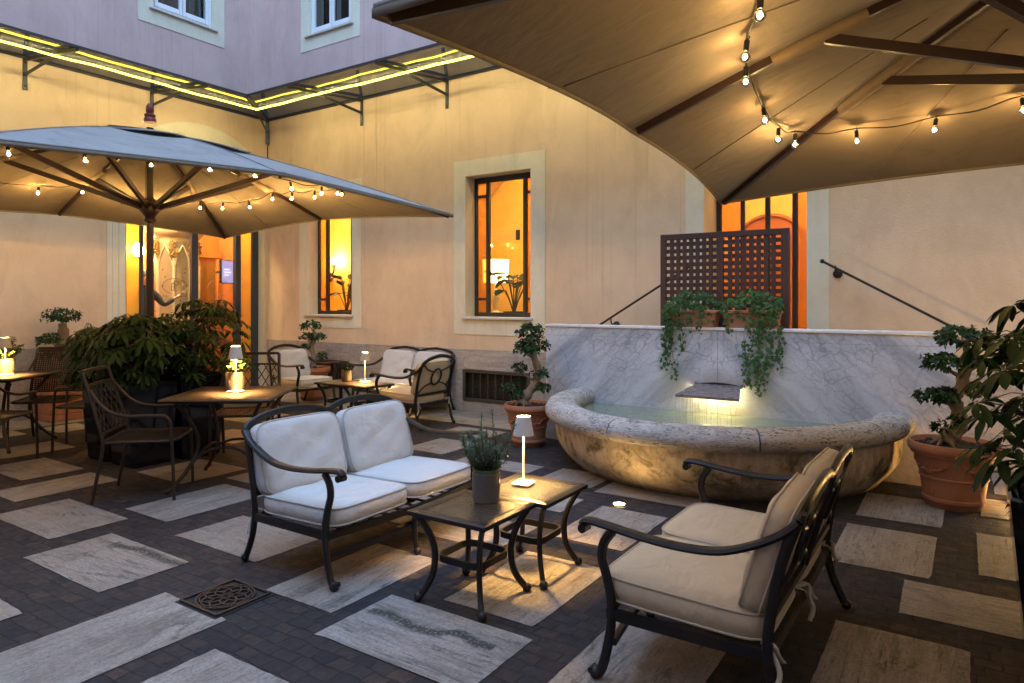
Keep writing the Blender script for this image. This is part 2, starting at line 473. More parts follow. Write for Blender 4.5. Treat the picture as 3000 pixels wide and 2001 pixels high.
    MAT['finial'] = simple('oxblood_lacquer', (.16,.018,.016), .38, 0, .25, 12)
    t = NT('terracotta'); v = t.pos()
    c = t.mix(t.noise(v, 6, 5), (.36,.145,.075), (.47,.215,.12))
    c = t.mix(t.ramp(t.noise(v, 3, 6, .7), [(.55, 0.), (.75, .45)]), c, (.50,.36,.27))
    t.set(c, .8, 0, .25); t.bump(t.noise(v, 45, 4), .3, .004); MAT['terracotta'] = t.mat
    MAT['soil'] = simple('potting_soil', (.055,.038,.026), .95, 0, .5, 50, 1.0, 70)
    MAT['lacquer'] = simple('black_gloss_planter', (.006,.007,.013), .09, 0, .1, 4)
    MAT['pewter'] = simple('ribbed_grey_pot', (.12,.105,.095), .5, .2, .2, 30, .3, 150)
    MAT['greenpot'] = simple('green_inner_pot', (.09,.13,.06), .5)
    MAT['clay_cup'] = simple('speckled_tan_pot', (.13,.09,.06), .65, 0, .35, 60, .3, 120)
    t = NT('bark'); v = t.obj()
    c = t.mix(t.noise(t.mapv(v, (1, 1, .4)), 14, 6, .7), (.14,.095,.06), (.33,.25,.17))
    t.set(c, .85, 0, .25); t.bump(t.noise(t.mapv(v, (1, 1, .5)), 24, 5), .7, .01); MAT['bark'] = t.mat
    MAT['lampmetal'] = simple('sand_white_lamp_metal', (.56,.53,.50), .5, 0, .04)
    MAT['whitewood'] = simple('white_window_paint', (.74,.76,.78), .5, 0, .05)
    MAT['sill'] = simple('pale_stone_sill', (.56,.51,.45), .65, 0, .15, 10, .2, 50)
    MAT['dark'] = simple('dark_void', (.012,.011,.010), .8)
    MAT['grille'] = simple('brown_grille_metal', (.06,.05,.042), .5, .3, .15)
    MAT['grate'] = simple('rusty_cast_iron', (.060,.042,.034), .6, .5, .4, 20, .5, 60)
    MAT['skin'] = simple('skin', (.55,.32,.22), .5)
    MAT['navy'] = simple('navy_cloth', (.007,.009,.02), .8)
    MAT['hair'] = simple('dark_hair', (.02,.014,.01), .6)

    # leaves
    MAT['ficus'] = leaf_mat('ficus_leaf', (.012,.032,.012), (.030,.070,.022), .3, .12)
    MAT['scheff'] = leaf_mat('umbrella_plant_leaf', (.008,.022,.008), (.020,.048,.015), .3, .15)
    MAT['ivy'] = leaf_mat('ivy_leaf', (.022,.060,.018), (.060,.120,.034), .45, .2)
    MAT['rosemary'] = leaf_mat('rosemary_needle', (.045,.075,.045), (.10,.14,.085), .5, .15)
    MAT['herb'] = leaf_mat('herb_leaf', (.05,.09,.015), (.11,.16,.035), .5, .25)
    MAT['stem'] = simple('green_stem', (.09,.085,.04), .7)
    MAT['calathea'] = leaf_mat('broad_house_plant_leaf', (.03,.05,.02), (.05,.075,.03), .4, .1)

    # glass
    def glass(name, tint, glossy=.12, *a_, **k_):
        return glass_(name, tint, glossy, *a_, **k_)
    def glass_(name, tint, glossy=.12, rough=.02, bump=None, bstr=.4, body=0.0, bodycol=(.5,.5,.5), fk=.9):
        t = NT(name); n = t.n
        tr = t.new('ShaderNodeBsdfTransparent'); tr.inputs[0].default_value = (*tint, 1)
        gl = t.new('ShaderNodeBsdfGlossy'); gl.inputs['Roughness'].default_value = rough
        if bump:
            bn = t.new('ShaderNodeBump'); t.put(bn.inputs['Height'], bump(t)); bn.inputs['Strength'].default_value = bstr; bn.inputs['Distance'].default_value = .01
            t.l.new(bn.outputs[0], gl.inputs['Normal'])
        fr = t.new('ShaderNodeFresnel'); fr.inputs[0].default_value = 1.5
        if bump: t.l.new(bn.outputs[0], fr.inputs['Normal'])
        fac = t.math('ADD', t.math('MULTIPLY', fr.outputs[0], fk), glossy*.3)
        base = tr.outputs[0]
        if body > 0:
            df = t.new('ShaderNodeBsdfDiffuse'); df.inputs[0].default_value = (*bodycol, 1)
            if bump: t.l.new(bn.outputs[0], df.inputs['Normal'])
            tl = t.new('ShaderNodeBsdfTranslucent'); tl.inputs[0].default_value = (*bodycol, 1)
            m0 = t.new('ShaderNodeMixShader'); m0.inputs[0].default_value = .6
            t.l.new(df.outputs[0], m0.inputs[1]); t.l.new(tl.outputs[0], m0.inputs[2])
            m1 = t.new('ShaderNodeMixShader'); m1.inputs[0].default_value = body
            t.l.new(base, m1.inputs[1]); t.l.new(m0.outputs[0], m1.inputs[2]); base = m1.outputs[0]
        mx = t.new('ShaderNodeMixShader'); t.put(mx.inputs[0], fac)
        t.l.new(base, mx.inputs[1]); t.l.new(gl.outputs[0], mx.inputs[2]); t.l.new(mx.outputs[0], t.out.inputs[0])
        n.remove(t.b); return t.mat
    MAT['glass'] = glass('window_glass', (.97,.97,.95))
    MAT['darkglass'] = glass('upper_window_glass', (.35,.38,.42), .3)
    MAT['canopyglass'] = glass('smoked_canopy_glass', (.20,.22,.23), .06, .03, lambda t: t.noise(t.pos(), 1.2, 2), .03, .55, (.15,.16,.16), fk=.22)
    MAT['amber'] = glass('amber_textured_glass', (.95,.52,.12), .15, .12, lambda t: t.noise(t.pos(), 60, 3), .6, .5, (.85,.40,.05))
    MAT['yellowglass'] = glass('yellow_textured_glass', (1.,.72,.16), .15, .12, lambda t: t.noise(t.mapv(t.pos(), (1,1,.5)), 45, 3), .6, .5, (.9,.62,.08))
    MAT['tableglass'] = glass('hammered_table_glass', (.80,.80,.74), .3, .10, lambda t: t.noise(t.pos(), 75, 2), .55, .2, (.36,.35,.30))
    MAT['bulbglass'] = glass('clear_bulb_glass', (.96,.95,.92), .2, .02)
    t = NT('fountain_water'); p = t.pos()
    tr = t.new('ShaderNodeBsdfTransparent'); tr.inputs[0].default_value = (.70,.80,.70,1)
    df = t.new('ShaderNodeBsdfDiffuse'); df.inputs[0].default_value = (.33,.37,.28,1)
    gl = t.new('ShaderNodeBsdfGlossy'); gl.inputs['Roughness'].default_value = .05
    bn = t.new('ShaderNodeBump'); t.put(bn.inputs['Height'], t.noise(p, 9, 3)); bn.inputs['Strength'].default_value = .35; bn.inputs['Distance'].default_value = .02
    t.l.new(bn.outputs[0], gl.inputs['Normal'])
    fr = t.new('ShaderNodeFresnel'); fr.inputs[0].default_value = 1.33; t.l.new(bn.outputs[0], fr.inputs['Normal'])
    m1 = t.new('ShaderNodeMixShader'); m1.inputs[0].default_value = .55; t.l.new(tr.outputs[0], m1.inputs[1]); t.l.new(df.outputs[0], m1.inputs[2])
    m2 = t.new('ShaderNodeMixShader'); t.put(m2.inputs[0], fr.outputs[0]); t.l.new(m1.outputs[0], m2.inputs[1]); t.l.new(gl.outputs[0], m2.inputs[2])
    t.l.new(m2.outputs[0], t.out.inputs[0]); t.n.remove(t.b); MAT['water'] = t.mat

    # things that give off light
    MAT['led'] = glow('led_rope', (1.,.82,.07), 10)
    MAT['ledchip'] = glow('led_chips', (1.,.81,.40), 245)
    MAT['filament'] = glow('bulb_filament', (1.,.65,.25), 1350)
    MAT['filament_strong'] = glow('bulb_filament_strong', (1.,.60,.19), 2700)
    MAT['lampglow'] = glow('lamp_led_disc', (1.,.58,.20), 6500)
    MAT['lamptop'] = glow('lamp_top_light', (1.,.66,.30), 9)
    MAT['groundlamp'] = glow('ground_spot_lens', (1.,.66,.26), 170)
    MAT['uplight'] = glow('uplight_lens', (1.,.58,.17), 850)
    MAT['spoutlight'] = glow('spout_led_bar', (1.,.86,.46), 110)
    MAT['screen'] = glow('television_screen', (.55,.52,1.), .8)
    MAT['roomfill'] = glow('room_fill_glow', (1.,.82,.46), 190)  # glow of the unseen lamps added indoors
    MAT['sconce'] = glow('sconce_bulb', (1.,.74,.40), 380)
    t = NT('pleated_lamp_shade'); w = t.wave(t.obj(), 60, 0, 0, 'X')
    t.set((.8,.7,.5), .8); t.emit(t.mix(w, (1.,.60,.16), (1.,.82,.45)), 4.5*2**-EXPO); MAT['shade_lit'] = t.mat
make_materials()
# ------------------------------------------------------------------ ground
YB = 7.45; XA = -9.95; K = .99333
def kz(z): return 1.5 + (z-1.5)*K

g = MB(); g.quad((-16,-9,0),(9,-9,0),(9,14,0),(-16,14,0))
tag(g.build('ground', MAT['setts']), kind='structure')

slabs = [  # x0,x1,y0,y1, grain
 (-4.58,-3.71,1.757,2.25,'x'),(-5.66,-4.80,1.968,2.463,'x'),(-3.42,-2.885,1.13,1.94,'y'),(-4.62,-3.77,.94,1.442,'x'),
 (-4.20,-3.385,2.453,2.942,'x'),(-5.05,-4.50,2.57,3.362,'y'),(-3.025,-2.53,2.25,3.055,'y'),(-2.43,-1.592,2.075,2.568,'x'),
 (-2.175,-1.655,2.674,3.467,'y'),(-2.205,-1.71,3.774,4.536,'y'),(-2.42,-1.595,4.835,5.30,'x'),(-1.365,-.85,2.18,2.98,'y'),
 (-2.995,-2.497,4.91,5.36,'y'),(-3.992,-3.17,5.0,5.322,'x'),(-4.77,-4.25,5.19,5.81,'y'),(-5.03,-4.36,6.04,6.48,'x'),
 (-3.22,-2.385,4.225,4.61,'x'),(-.653,-.145,4.31,5.10,'y'),(-.637,-.118,5.33,6.0,'y'),(.07,.58,4.53,5.343,'y'),
 (.10,.9,5.778,6.30,'x'),(-.265,.55,3.765,4.225,'x'),(-.50,.02,2.72,3.515,'y'),(-7.345,-6.56,2.49,2.98,'x'),
 (-6.37,-5.90,2.2,2.95,'y'),(-8.15,-7.60,2.73,3.375,'y'),(-6.05,-5.345,3.17,3.78,'y'),(-5.22,-4.70,3.49,4.3,'y'),
 (-7.15,-6.40,4.36,4.88,'x'),(-9.1,-8.6,3.64,4.05,'y'),(-2.69,-2.18,.94,1.752,'y'),(-1.55,-.75,1.33,1.82,'x'),
 (-3.15,-2.35,3.36,3.86,'x'),(-3.62,-3.10,3.42,4.22,'y'),(-4.25,-3.42,3.40,3.90,'x'),(-4.72,-4.20,4.15,4.95,'y'),
 (-5.75,-5.05,4.52,5.02,'x'),(-6.2,-5.7,5.05,5.85,'y'),(-7.3,-6.5,5.35,5.85,'x'),(-5.9,-5.1,1.02,1.55,'x'),
 (-6.55,-6.05,.9,1.7,'y'),(-7.7,-6.9,1.65,2.15,'x'),(-8.9,-8.1,1.9,2.4,'x'),(-9.3,-8.8,2.7,3.4,'y'),
 (-.3,.4,1.6,2.1,'x'),(-3.9,-3.55,4.35,4.85,'x'),(-8.3,-7.55,4.2,4.7,'x'),(-7.9,-7.4,5.2,5.9,'y'),(-8.9,-8.2,5.2,5.7,'x')]
p = MB()
def slab_(x0,x1,y0,y1,gr):
    p.cur = 0 if gr == 'x' else 1
    j = lambda: random.uniform(-.006,.006)
    cn = [(x0+j(),y0+j()),(x1+j(),y0+j()),(x1+j(),y1+j()),(x0+j(),y1+j())]; out = []
    for i in range(4):      # worn, slightly irregular edges and the odd chipped corner
        (ax_,ay_), (bx_,by_) = cn[i], cn[(i+1) % 4]; n_ = 14
        for k in range(n_):
            f = k/n_; r_ = random.gauss(0, .0012) if k else -abs(random.gauss(0, .006))
            out.append((ax_+(bx_-ax_)*f + (r_ if abs(bx_-ax_) < abs(by_-ay_) else 0), ay_+(by_-ay_)*f + (r_ if abs(bx_-ax_) >= abs(by_-ay_) else 0), .004))
    p.poly(out)
for s in slabs: slab_(*s)
# border of long slabs under the walls
x = XA+.02
while x < -3.9:
    w = random.uniform(.9,1.3); slab_(x, min(x+w,-3.85)-.006, 6.62, YB-.045, 'x'); x += w
y = 3.0
while y < 7.2:
    w = random.uniform(.9,1.3); slab_(XA+.045, XA+.75, y, min(y+w,6.6)-.006, 'y'); y += w
    if y > 6.5: break
x = .2
while x < 3: slab_(x, x+.45, 6.5, 7.3, 'y'); x += .456
tag(p.build('paving', [MAT['trav_x'], MAT['trav_y']], sharp=0), kind='structure')

# ------------------------------------------------------------------ the building round the courtyard
bld = thing('hotel_building', 'pink plastered courtyard building with cream window surrounds and a travertine base', 'building')
def grid_wall(mb, axis, c, a0, a1, z0, z1, holes, depth, arch=None):
    """front plane with openings and their reveals. axis 'y': plane y=c spanned by x; 'x': plane x=c spanned by y"""
    us = sorted({a0, a1, *[h[0] for h in holes], *[h[1] for h in holes]})
    zs = sorted({z0, z1, *[h[2] for h in holes], *[h[3] for h in holes]})
    sgn = 1 if axis == 'y' else -1
    def pt(u, z, d=0):
        return (u, c+d, z) if axis == 'y' else (c-d, u, z)
    for i in range(len(us)-1):
        for j in range(len(zs)-1):
            um, zm = (us[i]+us[i+1])/2, (zs[j]+zs[j+1])/2
            if any(h[0] < um < h[1] and h[2] < zm < h[3] for h in holes): continue
            mb.quad(pt(us[i],zs[j]), pt(us[i+1],zs[j]), pt(us[i+1],zs[j+1]), pt(us[i],zs[j+1]))
    return pt

gr1 = (-8.784,-7.948,.15,.575); gr2 = (-5.714,-4.64,.15,.575)
winB = {'w1': (-8.925,-7.90,1.29,3.19), 'w2': (-5.692,-4.641,1.29,3.21), 'd3': (-2.393,-1.332,.5,3.2)}
mb = MB()
upB = (-8.91,-7.92,5.82,8.2); upB2 = (-5.65,-4.65,5.82,8.2); upB3 = (-2.3,-1.3,5.82,8.2)
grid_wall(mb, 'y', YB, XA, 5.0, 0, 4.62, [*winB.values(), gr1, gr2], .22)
mb.build('wall', MAT['plaster_ledlit'], bld); mb = MB()
grid_wall(mb, 'y', YB, XA, 5.0, 4.62, 15.0, [upB, upB2, upB3], .22)
mb.build('wall', MAT['plaster'], bld)
for n, (a, b, c, d), dp in [('w1',winB['w1'],.24),('w2',winB['w2'],.24),('d3',winB['d3'],.52),('u',upB,.16),('u',upB2,.16),('u',upB3,.16)]:
    rv_ = MB()
    for q in (((a,YB,c),(a,YB,d),(a,YB+dp,d),(a,YB+dp,c)), ((b,YB,d),(b,YB,c),(b,YB+dp,c),(b,YB+dp,d)), ((a,YB,d),(b,YB,d),(b,YB+dp,d),(a,YB+dp,d)), ((b,YB,c),(a,YB,c),(a,YB+dp,c),(b,YB+dp,c))):
        if q is not None and n: rv_.quad(*q)
    rv_.build('reveal', MAT['surround'], bld, sharp=20)

# wall A with the arched entrance
DY0, DY1, DC, DA, DZ, DB = 5.05, 7.38, 6.215, 1.165, 2.95, 1.08
upA = (5.46,6.43,5.82,8.2); upA2 = (1.2,2.2,5.82,8.2)
mb = MB()
N = 24
arc = [(DC - DA*cos(pi*i/N), DZ + DB*sin(pi*i/N)) for i in range(N+1)]
ZS = 4.62
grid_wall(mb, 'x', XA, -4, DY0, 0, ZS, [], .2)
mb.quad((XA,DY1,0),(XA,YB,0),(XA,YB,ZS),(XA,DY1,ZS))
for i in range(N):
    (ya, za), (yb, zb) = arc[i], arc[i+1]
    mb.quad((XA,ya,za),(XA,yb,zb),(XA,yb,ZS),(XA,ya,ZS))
mb.build('wall', MAT['plaster_ledlit'], bld); mb = MB()
grid_wall(mb, 'x', XA, -4, YB, ZS, 15.0, [upA, upA2], .2)
mb.build('wall', MAT['plaster'], bld)
for (a, b, c, d) in (upA, upA2):
    dp = .16; mb = MB()
    for q in (((XA,a,c),(XA,a,d),(XA-dp,a,d),(XA-dp,a,c)), ((XA,b,d),(XA,b,c),(XA-dp,b,c),(XA-dp,b,d)), ((XA,a,d),(XA,b,d),(XA-dp,b,d),(XA-dp,a,d)), ((XA,b,c),(XA,a,c),(XA-dp,a,c),(XA-dp,b,c))):
        mb.quad(*q)
    mb.build('reveal', MAT['surround'], bld, sharp=20)
dp = .30; mb = MB()
for i in range(N):
    (ya, za), (yb, zb) = arc[i], arc[i+1]
    mb.quad((XA,ya,za),(XA,yb,zb),(XA-dp,yb,zb),(XA-dp,ya,za))
mb.quad((XA,DY0,0),(XA,DY0,DZ),(XA-dp,DY0,DZ),(XA-dp,DY0,0)); mb.quad((XA,DY1,DZ),(XA,DY1,0),(XA-dp,DY1,0),(XA-dp,DY1,DZ))
mb.build('reveal', MAT['surround'], bld, sharp=20)

# two unseen courtyard sides, set close and tall to shade out low sky
mb = MB(); mb.box(5.0,-4.0,0,5.6,YB,15.0); mb.build('wall', MAT['plaster_ledlit'], bld, sharp=20)
mb = MB(); mb.box(XA,-4.6,0,5.6,-4.0,15.0); mb.build('wall', MAT['plaster'], bld, sharp=20)
# flat cream surrounds, a few millimetres proud
def frame_boxes(mb, axis, c, o, i, t=.009):
    (a0,a1,z0,z1), (b0,b1,y0,y1) = o, i
    for (u0,u1,w0,w1) in ((a0,b0,z0,z1),(b1,a1,z0,z1),(b0,b1,y1,z1),(b0,b1,z0,y0)):
        if u1-u0 < 1e-4 or w1-w0 < 1e-4: continue
        if axis == 'y': mb.box(u0, c-t, w0, u1, c, w1)
        else: mb.box(c, u0, w0, c+t, u1, w1)
sur = [('y',YB,(-9.124,-7.70,1.085,3.39),winB['w1']),('y',YB,(-5.89,-4.425,1.05,3.425),winB['w2']),('y',YB,(-2.597,-1.127,.5,3.42),winB['d3']),
       ('y',YB,(-9.09,-7.73,5.58,8.4),upB),('y',YB,(-5.85,-4.45,5.58,8.4),upB2),('y',YB,(-2.5,-1.1,5.58,8.4),upB3),
       ('x',XA,(5.24,6.62,5.58,8.4),upA),('x',XA,(1.0,2.4,5.58,8.4),upA2)]
for s in sur:
    mb = MB(); frame_boxes(mb, *s); mb.build('surround', MAT['surround'], bld, sharp=20)
mb = MB()   # moulded door surround and arch band
for d0, d1, t in ((0.0,.09,.035),(.09,.17,.022),(.17,.24,.012)):
    mb.box(XA, DY0-d1, 0, XA+t, DY0-d0, DZ)
    for i in range(N):
        def A(k, r): return (DC - (DA+r)*cos(pi*k/N), DZ + (DB+r)*sin(pi*k/N))
        a, b, c, d = A(i,d0), A(i+1,d0), A(i+1,d1), A(i,d1)
        if max(q[0] for q in (a,b,c,d)) > YB: continue
        F = [(XA+t,*q) for q in (a,b,c,d)]; Bk = [(XA,*q) for q in (a,b,c,d)]
        mb.add(F+Bk, [(0,1,2,3),(0,4,5,1),(3,2,6,7)])
mb.build('surround', MAT['surround'], bld, sharp=20)

# travertine base course
pl = MB()
def plinth_seg(x0, x1, z0, z1): pl.box(x0, YB-.03, z0, x1, YB, z1, .004)
PZ = .853
edges = [XA+.005, gr1[0], gr1[1], -6.6, gr2[0], gr2[1], -3.9]
for a, b in zip(edges[:-1], edges[1:]):
    hole = (a, b) in ((gr1[0],gr1[1]), (gr2[0],gr2[1]))
    if hole: plinth_seg(a+.001, b-.001, 0, .148); plinth_seg(a+.001, b-.001, .577, PZ)
    else: plinth_seg(a+.001, b-.001, 0, PZ)
plinth_seg(-3.897, 2.6, 0, PZ); plinth_seg(2.603, 4.98, 0, PZ)
pl.build('plinth', MAT['trav_wall'], bld, sharp=20); pl = MB()
for a, b in ((-3.95,-3.0),(-3.0,.9),(.9,2.8),(2.8,DY0-.245)):
    pl.box(XA, a+.001, 0, XA+.03, b-.001, .90, .004)
pl.build('plinth', MAT['trav_wall'], bld, sharp=20)
for g_ in (gr1, gr2):
    a, b, c, d = g_
    bk = MB(); bk.quad((a,YB+.10,c),(b,YB+.10,c),(b,YB+.10,d),(a,YB+.10,d))
    for q in (((a,YB-.03,c),(a,YB-.03,d),(a,YB+.1,d),(a,YB+.1,c)),((b,YB-.03,c),(b,YB+.1,c),(b,YB+.1,d),(b,YB-.03,d)),((a,YB-.03,d),(b,YB-.03,d),(b,YB+.1,d),(a,YB+.1,d)),((a,YB-.03,c),(a,YB+.1,c),(b,YB+.1,c),(b,YB-.03,c))): bk.quad(*q)
    fr = MB()
    w = .042
    fr.box(a,YB-.045,c,a+w,YB-.0,d,.004); fr.box(b-w,YB-.045,c,b,YB,d,.004)
    fr.box(a+w,YB-.045,c,b-w,YB,c+w,.004); fr.box(a+w,YB-.045,d-w,b-w,YB,d,.004)
    vent = fr.build('vent_grille', MAT['grille'], bld)
    bk.build('recess', MAT['dark'], vent)
    br = MB(); n = 8
    for i in range(1, n):
        xx = a+w + (b-a-2*w)*i/n
        br.box(xx-.006, YB-.03, c+w, xx+.006, YB-.018, d-w)
    z_ = c+w+.01
    while z_ < d-w: br.box(a+w, YB+.02, z_, b-w, YB+.028, z_+.006); z_ += .017
    br.build('bars', MAT['grille'], vent)
# ground-floor windows: dark metal frame, amber side lights, clear middle pane
def side_window(a, b, c, d, y, wide, sidew=.15):
    fr = MB(); t = .045
    def fb(x0, x1, z0, z1, dp=.05): fr.box(x0, y, z0, x1, y+dp, z1, .005)
    fb(a, a+t, c, d); fb(b-t, b, c, d); fb(a+t, b-t, c, c+.06); fb(a+t, b-t, d-.075, d)
    l, r = a+t+sidew, b-t-sidew
    fb(l, l+.055, c+.06, d-.075); fb(r-.055, r, c+.06, d-.075)
    for s0, s1 in ((a+t, l), (r, b-t)):
        fb(s0, s1, c+.06+.165, c+.06+.20); fb(s0, s1, d-.075-.20, d-.075-.165)
    w = fr.build('window', MAT['frame'], bld)
    for s0, s1 in ((a+t, l), (r, b-t)):
        pn = MB(); pn.quad((s0,y+.03,c+.06),(s1,y+.03,c+.06),(s1,y+.03,d-.075),(s0,y+.03,d-.075)); pn.build('side_pane', MAT['amber'], w)
    pn = MB(); pn.quad((l+.055,y+.022,c+.06),(r-.055,y+.022,c+.06),(r-.055,y+.022,d-.075),(l+.055,y+.022,d-.075)); pn.build('pane', MAT['glass'], w)
    lt = MB(); lt.box((l+r)/2-.02, y-.012, c+.03, (l+r)/2+.02, y, c+.042, .003); lt.box((l+r)/2-.004, y-.02, c+.022, (l+r)/2+.004, y, c+.05, .002)
    lt.build('latch', MAT['frame'], w)
    sl = MB(); sl.box(a-.04, YB-.05, c-.035, b+.04, y, c-.001, .006); sl.build('sill', MAT['sill'], w)
side_window(*winB['w1'], YB+.20, 1); side_window(*winB['w2'], YB+.20, 1)
# glazed door behind the lattice
a, b, c, d = winB['d3']; y = YB+.46
fr = MB()
for x0, x1 in ((a, a+.055), (-2.12,-2.075), (-1.85,-1.80), (-1.565,-1.51), (b-.012,b)): fr.box(x0, y, c, x1, y+.05, d, .005)
fr.box(a+.055, y, d-.08, b-.012, y+.05, d, .005)
dr = fr.build('glazed_door', MAT['frame'], bld)
pn = MB(); pn.quad((a+.055,y+.03,c),(-2.12,y+.03,c),(-2.12,y+.03,d),(a+.055,y+.03,d)); pn.build('side_pane', MAT['amber'], dr)
pn = MB(); pn.quad((-1.51,y+.03,c),(b-.012,y+.03,c),(b-.012,y+.03,d),(-1.51,y+.03,d)); pn.build('side_pane', MAT['amber'], dr)
for x0, x1 in ((-2.075,-1.85),(-1.80,-1.565)):
    pn = MB(); pn.quad((x0,y+.025,c),(x1,y+.025,c),(x1,y+.025,d),(x0,y+.025,d)); pn.build('pane', MAT['glass'], dr)

# entrance: slate blue frames, yellow glass side panels, two clear leaves with an etched monogram
x = XA-.16
fr = MB()
def fy(y0, y1, z0, z1, dx=.06, e=0): fr.box(x-dx, y0, z0, x+e, y1, z1, .006)
fy(DY0, DY0+.115, 0, DZ); fy(5.36, 5.41, .05, DZ, .05); fy(6.16, 6.275, .05, DZ, .06); fy(6.925, 7.03, .05, DZ, .06, .02); fy(7.25, DY1, 0, DZ)
fr.box(x-.06, DY0+.115, DZ-.12, x, 7.25, DZ, .006)
fr.box(x-.06, DY0+.115, .0, x, 7.25, .05, .006)
ent = fr.build('entrance_door', MAT['doorframe'], bld)
for y0, y1, m in ((DY0+.115,5.36,'yellowglass'),(7.03,7.25,'yellowglass')):
    pn = MB(); pn.quad((x-.03,y0,.05),(x-.03,y1,.05),(x-.03,y1,DZ-.12),(x-.03,y0,DZ-.12)); pn.build('side_pane', MAT[m], ent)
for y0, y1 in ((5.41,6.16),(6.275,6.925)):
    pn = MB(); pn.quad((x-.025,y0,.05),(x-.025,y1,.05),(x-.025,y1,DZ-.12),(x-.025,y0,DZ-.12)); pn.build('pane', MAT['glass'], ent)
hd = MB(); hd.tube([(x+.05,6.99,1.1),(x+.05,6.99,1.45)], .012); hd.box(x+.02,6.98,1.12,x+.05,7.0,1.14); hd.box(x+.02,6.98,1.41,x+.05,7.0,1.43); hd.build('handle', MAT['doorframe'], ent)
etch = simple('etched_gold_line', (.30,.21,.06), .5)
def text_mesh(s, size, mat, name, parent, M, ext=.002):
    cu = bpy.data.curves.new(name, 'FONT'); cu.body = s; cu.size = size; cu.extrude = ext; cu.align_x = 'CENTER'; cu.align_y = 'CENTER'
    to = bpy.data.objects.new(name+'_tmp', cu); COL.objects.link(to)
    dg = bpy.context.evaluated_depsgraph_get()
    me = bpy.data.meshes.new_from_object(to.evaluated_get(dg)); bpy.data.objects.remove(to); bpy.data.curves.remove(cu)
    me.transform(M); me.materials.clear(); me.materials.append(mat)
    o = bpy.data.objects.new(name, me); COL.objects.link(o)
    if parent: o.parent = parent
    return o
MX = Matrix(((0,0,1,0),(1,0,0,0),(0,1,0,0),(0,0,0,1)))       # text reads when seen from +x
for cy in (5.90, 6.65):
    e = MB(); pts = [(x-.018, cy+.195*cos(t*pi/24), 1.735+.118*sin(t*pi/24)) for t in range(48)]
    e.tube(pts, .0045, 6, closed=True)
    for s in (-1, 1): e.ball((x-.018, cy+s*.195, 1.735), .012, 8, 6, 1.6)
    e.build('monogram_ring', etch, ent)
    if cy < 6.2:
        text_mesh('P', .20, etch, 'monogram_letter', ent, Matrix.Translation((x-.019, cy+.02, 1.745)) @ MX)
        text_mesh('E', .17, etch, 'monogram_letter', ent, Matrix.Translation((x-.018, cy-.03, 1.715)) @ MX)
# fanlight over the door
fl = MB(); ar2 = [(DC - (DA-.0)*cos(pi*i/N), DZ + (DB-.0)*sin(pi*i/N)) for i in range(N+1)]
fl.tube([(x-.03, q[0], q[1]) for q in ar2], .05, 6)
for k in (6, 12, 18): fl.tube([(x-.03, DC, DZ), (x-.03, *ar2[k])], .02, 6)
fo = fl.build('fanlight', MAT['doorframe'], bld)
pn = MB(); pn.poly([(x-.035, *q) for q in ar2]); pn.build('pane', MAT['darkglass'], fo)

# upstairs casements
def casement(axis, a, b, c, d, pl_):
    fr = MB(); gl = MB(); cu = MB()
    def bx(mb, u0, u1, z0, z1, d0, d1, ch=.006):
        if axis == 'y': mb.box(u0, pl_+d0, z0, u1, pl_+d1, z1, ch)
        else: mb.box(pl_-d1, u0, z0, pl_-d0, u1, z1, ch)
    t = .05; m = (a+b)/2
    bx(fr, a, a+t, c, d, .06, .13); bx(fr, b-t, b, c, d, .06, .13); bx(fr, a+t, b-t, c, c+.06, .06, .13); bx(fr, a+t, b-t, d-.06, d, .06, .13)
    for s0, s1 in ((a+t, m), (m, b-t)):
        w = .055
        bx(fr, s0+.002, s0+w, c+.06, d-.06, .045, .10); bx(fr, s1-w, s1-.002, c+.06, d-.06, .045, .10)
        bx(fr, s0+w, s1-w, c+.06, c+.06+w+.02, .045, .10); bx(fr, s0+w, s1-w, d-.06-w, d-.06, .045, .10)
        bx(gl, s0+w, s1-w, c+.06+w, d-.06-w, .070, .074, 0)
    w = fr.build('window', MAT['whitewood'], bld)
    gl.build('pane', MAT['darkglass'], w)
    n = 40
    P = []
    for i in range(n+1):
        u = a+t + (b-a-2*t)*i/n; q = .2 + .02*sin(i*2.3) + .012*sin(i*5.1)
        P.append((u, q))
    for (u0, q0), (u1, q1) in zip(P[:-1], P[1:]):
        if axis == 'y': cu.quad((u0,pl_+q0,c),(u1,pl_+q1,c),(u1,pl_+q1,d),(u0,pl_+q0,d))
        else: cu.quad((pl_-q0,u0,c),(pl_-q1,u1,c),(pl_-q1,u1,d),(pl_-q0,u0,d))
    cu.build('curtain', simple('grey_curtain', (.10,.09,.10), .9), w, sharp=0)
    sl = MB()
    if axis == 'y': sl.box(a-.06, pl_-.05, c-.03, b+.06, pl_+.06, c-.001, .005)
    else: sl.box(pl_-.06, a-.06, c-.03, pl_+.05, b+.06, c-.001, .005)
    sl.build('sill', MAT['sill'], w)
casement('y', *upB, YB); casement('y', *upB2, YB); casement('y', *upB3, YB); casement('x', *upA, XA); casement('x', *upA2, XA)

